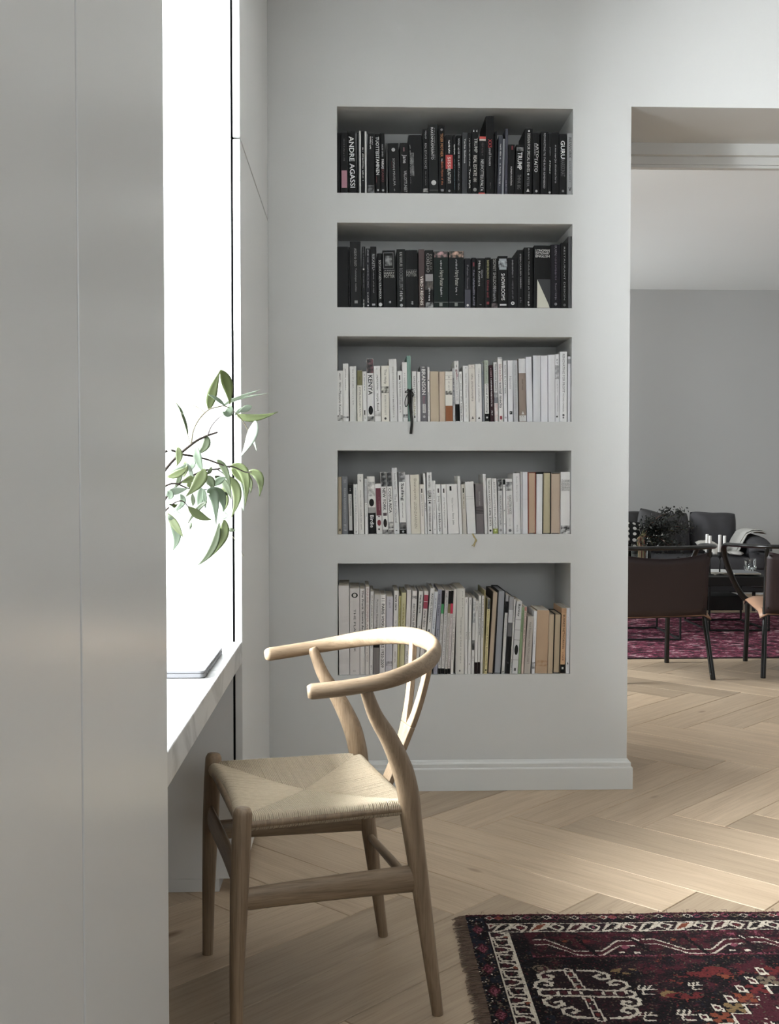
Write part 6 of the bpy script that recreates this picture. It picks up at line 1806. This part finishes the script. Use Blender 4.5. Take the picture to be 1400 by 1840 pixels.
MB().box(-hx_ - 0.002, hx_ + 0.002, -hy_ - 0.012, -hy_, 0.0005, 0.008).build('hem', mat('kilim_hem', rgb(40, 28, 32), 0.9), kr)
MB().box(-hx_ - 0.002, hx_ + 0.002, hy_, hy_ + 0.012, 0.0005, 0.008).build('hem', MATS['kilim_hem'], kr)
RT = 0.0095

# ---- coffee tables: black tray on a thin wire base
def wire_table(name, label, x0, x1, y0, y1, zt, slab_h, drawer=None):
    r = tag(empty(name, ((x0 + x1) / 2, (y0 + y1) / 2, RT)), label, 'table', 'black coffee tables')
    a, b, h = (x1 - x0) / 2, (y1 - y0) / 2, zt - RT
    w = 0.006
    for sx in (-1, 1):
        for sy in (-1, 1):
            MB().box(sx * a - w, sx * a + w, sy * b - w, sy * b + w, 0, h - slab_h).build('leg', M_BLKM, r)
        MB().box(sx * a - w * .9, sx * a + w * .9, -b + w, b - w, 0, 2 * w).build('floor_bar', M_BLKM, r)
    for sy in (-1, 1):
        MB().box(-a + w, a - w, sy * b - w * .9, sy * b + w * .9, 0, 2 * w).build('floor_bar', M_BLKM, r)
    MB().box(-a - 0.03, a + 0.03, -b - 0.03, b + 0.03, h - slab_h, h).build('top', M_BLKM, r, bevel=0.003)
    if drawer:
        d0, d1, dx0, dx1 = drawer
        MB().box(dx0 - (x0 + x1) / 2, dx1 - (x0 + x1) / 2, -b * 0.2, b * 0.9, d0 - RT, d1 - RT).build('shelf_box', M_BLKM, r, bevel=0.003)
    return r
TZ = 0.40
wire_table('coffee_table', 'low black coffee table with candles and magazines on thin wire legs', onz(1279, 1136, 0.01).x, onz(1388, 1136, 0.01).x, 7.84, 8.42, TZ, 0.065, (0.13, 0.235, onz(1279, 1136, 0.01).x - 0.06, 2.86))
AX1 = onz(1226, 1152, 0.01).x
wire_table('coffee_table', 'low black coffee table carrying the vase, partly hidden by a chair back', AX1 - 0.75, AX1, 7.42, 8.0, 0.38, 0.03)

# ---- candlesticks and candles
M_WAX = mat('candle_wax', rgb(232, 230, 226), 0.5, var=0.02)
def candle(px, ytop, Y, lab1, lab2, zc=None):
    x = at(px, 1000, Y).x
    zcup = at(px, 992, Y).z
    h = zcup - TZ
    st = tag(empty('candlestick', (x, Y, TZ)), lab1, 'candlestick', 'black candlesticks on the coffee table')
    MB().lathe([(0.032, 0.0), (0.032, 0.004), (0.010, 0.008), (0.006, 0.012)], seg=20).build('base', M_BLKM, st, 'all')
    MB().lathe([(0.0058, 0.0115), (0.0052, h * 0.5), (0.0058, h - 0.045)], seg=14).build('stem', M_BLKM, st, 'all')
    MB().lathe([(0.006, h - 0.0455), (0.012, h - 0.036), (0.0165, h - 0.03), (0.0165, h), (0.0135, h), (0.0135, h - 0.014), (0.0, h - 0.014)], seg=18).build('cup', M_BLKM, st, 'all')
    zt = at(px, ytop, Y).z
    c = tag(empty('candle', (x, Y, zcup - 0.0135)), lab2, 'candle', 'white candles on the coffee table')
    hh = zt - zcup + 0.0135
    wx = MB().lathe([(0.0112, 0.0), (0.0112, hh - 0.003), (0.0095, hh), (0.0, hh - 0.001)], seg=18).build('wax', M_WAX, c, 'all')
    MB().tube([(0, 0, hh - 0.002), (0.0006, 0, hh + 0.006)], 0.0007, 5).build('wick', M_BLKM, wx)
candle(1270.5, 960, 8.22, 'black candlestick mostly hidden by the chair back edge', 'white candle at the end of the row by the turned chair')
candle(1276, 962.5, 7.98, 'black candlestick just past the turned chair back', 'slightly shorter white candle just past the turned chair back')
candle(1293.5, 961, 7.98, 'black candlestick in front of the white pillow', 'white candle in front of the white pillow')
candle(1302, 962.5, 8.22, 'black candlestick mostly hidden by the curved chair arm', 'white candle rising behind the curved chair arm')

# ---- magazines and glass
def magazine(px0, px1, Y, z, h, rot, col, label):
    x0, x1 = at(px0, 1030, Y).x, at(px1, 1030, Y).x
    r = tag(empty('magazine', ((x0 + x1) / 2, Y, z), rot), label, 'magazine', 'magazines on the coffee table')
    a, b = (x1 - x0) / 2, 0.14
    MB().box(-a, a, -b, b, 0.0, 0.0009).build('cover', flat(*col), r)
    MB().box(-a + .001, a - .001, -b + .001, b - .001, 0.001, h - 0.0009).build('page_block', M_PAGE, r)
    MB().box(-a, a, -b, b, h - 0.0008, h).build('cover', flat(*col), r)
magazine(1268, 1330, 8.12, TZ + 0.0005, 0.012, 0.12, (190, 190, 190), 'light grey magazine lying under the others on the coffee table')
magazine(1312, 1358, 8.0, TZ + 0.0128, 0.010, -0.1, (150, 152, 156), 'mid grey magazine with the tumbler on it')
magazine(1274, 1304, 8.1, TZ + 0.0128, 0.008, -0.25, (214, 214, 212), 'white magazine lying open beside the candlesticks')
tx = at(1348, 1020, 8.05).x
tz = TZ + 0.0235
tb = tag(empty('tumbler', (tx, 8.05, tz)), 'cut glass tumbler on the magazines', 'glass')
prof = [(0.0, 0.0), (0.038, 0.0), (0.0405, 0.004), (0.0435, 0.09), (0.041, 0.09), (0.0375, 0.014), (0.0, 0.012)]
o = MB().lathe(prof, seg=24).build('body', glass_mat('cut_glass', (0.95, 0.97, 0.97, 1), True), tb, True)
for i in range(12):
    a = 2 * PI * i / 12
    ca, sa = math.cos(a), math.sin(a)
    MB().tube([(0.0398 * ca, 0.0398 * sa, 0.006), (0.0415 * ca, 0.0415 * sa, 0.03), (0.0418 * ca, 0.0418 * sa, 0.046)], [0.0035, 0.0055, 0.001], 4).build('facet', MATS['cut_glass'], o)

# ---- vase with berry branches
vx = at(1149, 1000, 7.62).x
gv = tag(empty('glass_vase', (vx, 7.62, 0.3805)), 'clear glass cylinder vase behind the chair back', 'vase')
MB().lathe([(0.0, 0.0), (0.078, 0.0), (0.08, 0.004), (0.08, 0.27), (0.0765, 0.27), (0.0765, 0.014), (0.0, 0.012)], seg=32).build('body', glass_mat('vase_glass'), gv, True)
bb = tag(empty('berry_branches', (vx, 7.62, 0.395)), 'dark leafy berry branches standing in the glass vase', 'plant')
M_BST = mat('berry_stem', rgb(112, 72, 58), 0.7, var=0.3, scale=30)
M_BST2 = mat('berry_stem_green', rgb(104, 104, 70), 0.7, var=0.3, scale=30)
M_BLF = mat('berry_leaf', rgb(24, 27, 22), 0.5, var=0.5, scale=40)
rb = random.Random(3)
mbl = MB()
for i in range(26):
    a = rb.uniform(0, 2 * PI)
    p0 = Vector((0.042 * math.cos(a) * rb.random(), 0.042 * math.sin(a), 0.004))
    tx_ = at(rb.uniform(1160, 1236), 950, 7.62).x - vx
    top = Vector((tx_, rb.uniform(-0.14, 0.14), at(1200, rb.uniform(935, 990), 7.62).z - 0.395))
    if i < 2:
        top = Vector((at((1198, 1222)[i], 920, 7.62).x - vx, 0.0, at(1200, (922, 924)[i], 7.62).z - 0.395))
    mid = Vector((p0.x * 0.7 + 0.015, p0.y * .5, 0.30))
    P = spline([p0, Vector((mid.x, mid.y, 0.14)), Vector((mid.x, mid.y, 0.23)), mid, lerp(mid, top, 0.55) + Vector((0.0, 0, 0.03)), top], 5)
    MB().tube(P, [lerp(0.0035, 0.0012, k / (len(P) - 1)) for k in range(len(P))], 5).build('stem', (M_BST, M_BST2)[i % 2], bb, 'all')
    for k in range(80):
        t = rb.uniform(0.74, 1.0)
        q = P[min(len(P) - 1, int(t * len(P)))] + Vector((rb.gauss(0, 0.028), rb.gauss(0, 0.028), rb.gauss(0, 0.022)))
        if i < 2 and k > 14:
            q = top + Vector((rb.gauss(0, 0.022), rb.gauss(0, 0.02), rb.gauss(0.005, 0.018)))
        d = Vector((rb.gauss(0, 1), rb.gauss(0, 1), rb.gauss(0, 1))).normalized()
        e = d.orthogonal().normalized()
        s = rb.uniform(0.009, 0.017)
        mbl.add([q - d * s, q + e * s * 0.5, q + d * s, q - e * s * 0.5], [(0, 1, 2, 3)])
o = mbl.build('foliage', M_BLF, bb)
o['kind'] = 'stuff'

# ---- sofa
M_SOFA = mat('sofa_felt', rgb(74, 73, 76), 0.85, var=0.12, scale=14, bump=0.12, bscale=240)
M_SOFA2 = mat('sofa_base', rgb(38, 37, 39), 0.8)
SX1 = at(1387, 990, 9.0).x
SX0 = SX1 - 2.45
SYF, SYB = 8.95, 9.9
so = tag(empty('sofa', ((SX0 + SX1) / 2, (SYF + SYB) / 2, 0)), 'dark grey sofa with a low rounded arm along the lounge wall', 'sofa')
sw, sd = (SX1 - SX0) / 2, (SYB - SYF) / 2
def puff(name, x0, x1, y0, y1, z0, z1, m, par, r=0.05, lv=2):
    """soft box: bevelled and subdivided"""
    bm = bmesh.new()
    bmesh.ops.create_cube(bm, size=1)
    for v in bm.verts:
        v.co = Vector((lerp(x0, x1, v.co.x + .5), lerp(y0, y1, v.co.y + .5), lerp(z0, z1, v.co.z + .5)))
    bmesh.ops.bevel(bm, geom=bm.edges[:] , offset=r, segments=4, profile=0.6, affect='EDGES')
    me = bpy.data.meshes.new(name)
    bm.to_mesh(me)
    bm.free()
    me.materials.append(m)
    me.polygons.foreach_set('use_smooth', [True] * len(me.polygons))
    return obj(name, me, par)
puff('base', -sw + 0.05, sw - 0.05, -sd + 0.06, sd - 0.05, 0.16, 0.33, M_SOFA2, so, 0.02)
for sx in (-1, 1):
    for sy in (-1, 1):
        MB().tube([(sx * (sw - 0.12), sy * (sd - 0.12), 0.0), (sx * (sw - 0.12), sy * (sd - 0.12), 0.165)], 0.014, 10, cap=None).build('leg', M_BLKM, so)
w3 = (2 * sw - 0.34) / 2
for i in range(2):
    puff('seat_cushion', -sw + 0.17 + i * w3 + 0.004, -sw + 0.17 + (i + 1) * w3 - 0.004, -sd, sd - 0.2, 0.325, 0.455, M_SOFA, so, 0.05)
puff('backrest', -sw + 0.12, sw - 0.12, sd - 0.2, sd - 0.02, 0.3, 0.66, M_SOFA, so, 0.06)
for sx in (-1, 1):
    # sloping rounded arm
    P = spline([(sx * (sw - 0.10), -sd + 0.06, 0.40), (sx * (sw - 0.10), -sd + 0.03, 0.50), (sx * (sw - 0.10), -sd + 0.1, 0.555), (sx * (sw - 0.10), -sd + 0.4, 0.575), (sx * (sw - 0.10), sd - 0.1, 0.585)], 5)
    MB().tube(P, [(0.095, 0.06)] * len(P), 16, ref=(0, 0, 1)).build('arm', M_SOFA, so, 'all')
    puff('arm_panel', sx * (sw - 0.1) - 0.075, sx * (sw - 0.1) + 0.075, -sd + 0.03, sd - 0.05, 0.2, 0.56, M_SOFA, so, 0.04)
def pillow(name, c, w, h, t, tilt, yaw, roll, m, par, label=None, cat=None, group=None, sharp=0.22):
    """stuffed cushion: two bulging faces meeting in a seam, corners pulled out"""
    rows_f, rows_b = [], []
    n = 14
    def grid(sg):
        R = []
        for i in range(n + 1):
            v = -1 + 2 * i / n
            row = []
            for j in range(n + 1):
                u = -1 + 2 * j / n
                k = (1 - abs(u) ** 2.6) * (1 - abs(v) ** 2.6)
                pin = 1 - sharp * 0.35 * (1 - abs(u * v) ** 1.2) * (max(abs(u), abs(v)) ** 6) - 0.09 * abs(u * v) ** 3
                wr = 0.010 * math.sin(u * 7 + v * 3) * k
                row.append(Vector((u * w / 2 * pin, sg * (t / 2) * k ** 0.62 + wr, v * h / 2 * pin)))
            R.append(row)
        return R
    mb = MB().sheet(grid(-1)).sheet(grid(1))
    me = mb.mesh(name, m, 'all')
    bm = bmesh.new()
    bm.from_mesh(me)
    bmesh.ops.remove_doubles(bm, verts=bm.verts, dist=1e-4)
    bmesh.ops.recalc_face_normals(bm, faces=bm.faces)
    bm.to_mesh(me)
    bm.free()
    o = obj(name, me, par)
    o.location = c
    o.rotation_euler = (tilt, roll, yaw)
    if label:
        tag(o, label, cat, group)
    return o
def wc(px, py, Y):
    return at(px, py, Y)
# loose back cushions belong to the sofa
def sp(px, py, Y):
    return at(px, py, Y) - Vector(so.location)
pillow('back_cushion', sp(1281, 963, 9.5), 0.43, 0.44, 0.24, -0.2, 0.0, 0.04, M_SOFA, so)
pillow('back_cushion', sp(1198, 966, 9.52), 0.43, 0.44, 0.24, -0.2, 0.0, -0.05, M_SOFA, so)
pillow('back_cushion', sp(1115, 964, 9.5), 0.43, 0.44, 0.24, -0.2, 0.0, 0.0, M_SOFA, so)
M_PIL = mat('pillow_linen_grey', rgb(66, 65, 66), 0.75, var=0.1, scale=20, bump=0.1)
pillow('pillow', wc(1126, 948, 9.32), 0.30, 0.30, 0.10, -0.25, 0.1, 0.0, M_PIL, None, 'small charcoal pillow against the sofa back by the book wall corner', 'pillow')
pillow('pillow', wc(1180, 948, 9.22), 0.36, 0.28, 0.10, -0.25, -0.1, 0.25, M_PIL, None, 'rumpled charcoal pillow slumped on the sofa back behind the berry branches', 'pillow')
def spot_mat():
    m = bpy.data.materials.new('spotted_cloth')
    m.use_nodes = True
    nt = m.node_tree
    L = nt.links.new
    b = nt.nodes['Principled BSDF']
    tc = nt.nodes.new('ShaderNodeTexCoord')
    mp = nt.nodes.new('ShaderNodeMapping')
    mp.inputs['Scale'].default_value = (17, 0.001, 21)
    L(tc.outputs['Object'], mp.inputs[0])
    v = nt.nodes.new('ShaderNodeTexVoronoi')
    v.inputs['Scale'].default_value = 1.0
    v.inputs['Randomness'].default_value = 0.15
    L(mp.outputs[0], v.inputs['Vector'])
    r = nt.nodes.new('ShaderNodeValToRGB')
    r.color_ramp.elements[0].position = 0.27
    r.color_ramp.elements[1].position = 0.31
    r.color_ramp.elements[0].color = rgb(205, 203, 198)
    r.color_ramp.elements[1].color = rgb(14, 14, 15)
    L(v.outputs['Distance'], r.inputs[0])
    L(r.outputs[0], b.inputs['Base Color'])
    b.inputs['Roughness'].default_value = 0.9
    return m
M_SPOT = spot_mat()
pillow('pillow', wc(1124, 962, 9.06), 0.28, 0.27, 0.09, -0.35, 0.1, 0.1, M_SPOT, None, 'black pillow with white dashes beside the book wall corner', 'pillow')
pillow('pillow', wc(1175, 966, 9.0), 0.22, 0.24, 0.09, -0.3, -0.1, -0.12, M_SPOT, None, 'black and white dashed pillow half hidden by the chair rail', 'pillow')
pillow('pillow', wc(1278, 984, 9.12), 0.17, 0.26, 0.07, -1.2, 0.5, 0.0, mat('pillow_cream', rgb(214, 211, 204), 0.85, var=0.05, scale=20, bump=0.15), None, 'cream pillow on the sofa seat behind the candles', 'pillow')
# throw over the arm: hangs over the inner side and spreads on the seat
M_THROW = mat('throw_wool', rgb(206, 204, 199), 0.95, var=0.05, scale=30, bump=0.25, bscale=260)
th_ = tag(empty('throw_blanket', (SX1 - 0.1, SYF, 0)), 'light grey wool throw folded over the sofa arm', 'blanket')
ax = SX1 - 0.1
def throw_piece(y0, y1, off, lo, name):
    prof = [(-0.185, 0.468), (-0.18, 0.469), (-0.175, 0.472), (-0.15, 0.50), (-0.125, 0.56), (-0.09, 0.625), (-0.045, 0.648), (0.0, 0.652), (0.045, 0.648), (0.075, 0.628)]
    rows = []
    for i in range(13):
        y = lerp(y0, y1, i / 12)
        s = 0.008 * math.sin(i * 1.1 + off * 30)
        rows.append([(x + s * 0.6 , y - SYF + (0.02 * math.sin(j) if j < 3 else 0), z + 0.012 + off + (0.4 * s if j < 4 else 0) + (0.012 if i == 0 else 0) * 0) for j, (x, z) in enumerate(prof[lo:])])
    MB().sheet(rows, 0.006).build(name, M_THROW, th_, 'all')
throw_piece(SYF + 0.10, SYF + 0.39, 0.0, 0, 'lower_fold')
throw_piece(SYF + 0.13, SYF + 0.38, 0.012, 2, 'upper_fold')
P = []
for i in range(10):
    t = i / 9
    P.append((-0.205 + 0.02 * t, 0.06 + 0.05 * math.sin(t * 5), 0.486 + 0.004 * math.sin(t * 4)))
MB().tube(P, [(0.05, 0.014)] * 10, 10, ref=(0, 0, 1)).build('rolled_edge', M_THROW, th_, 'all')
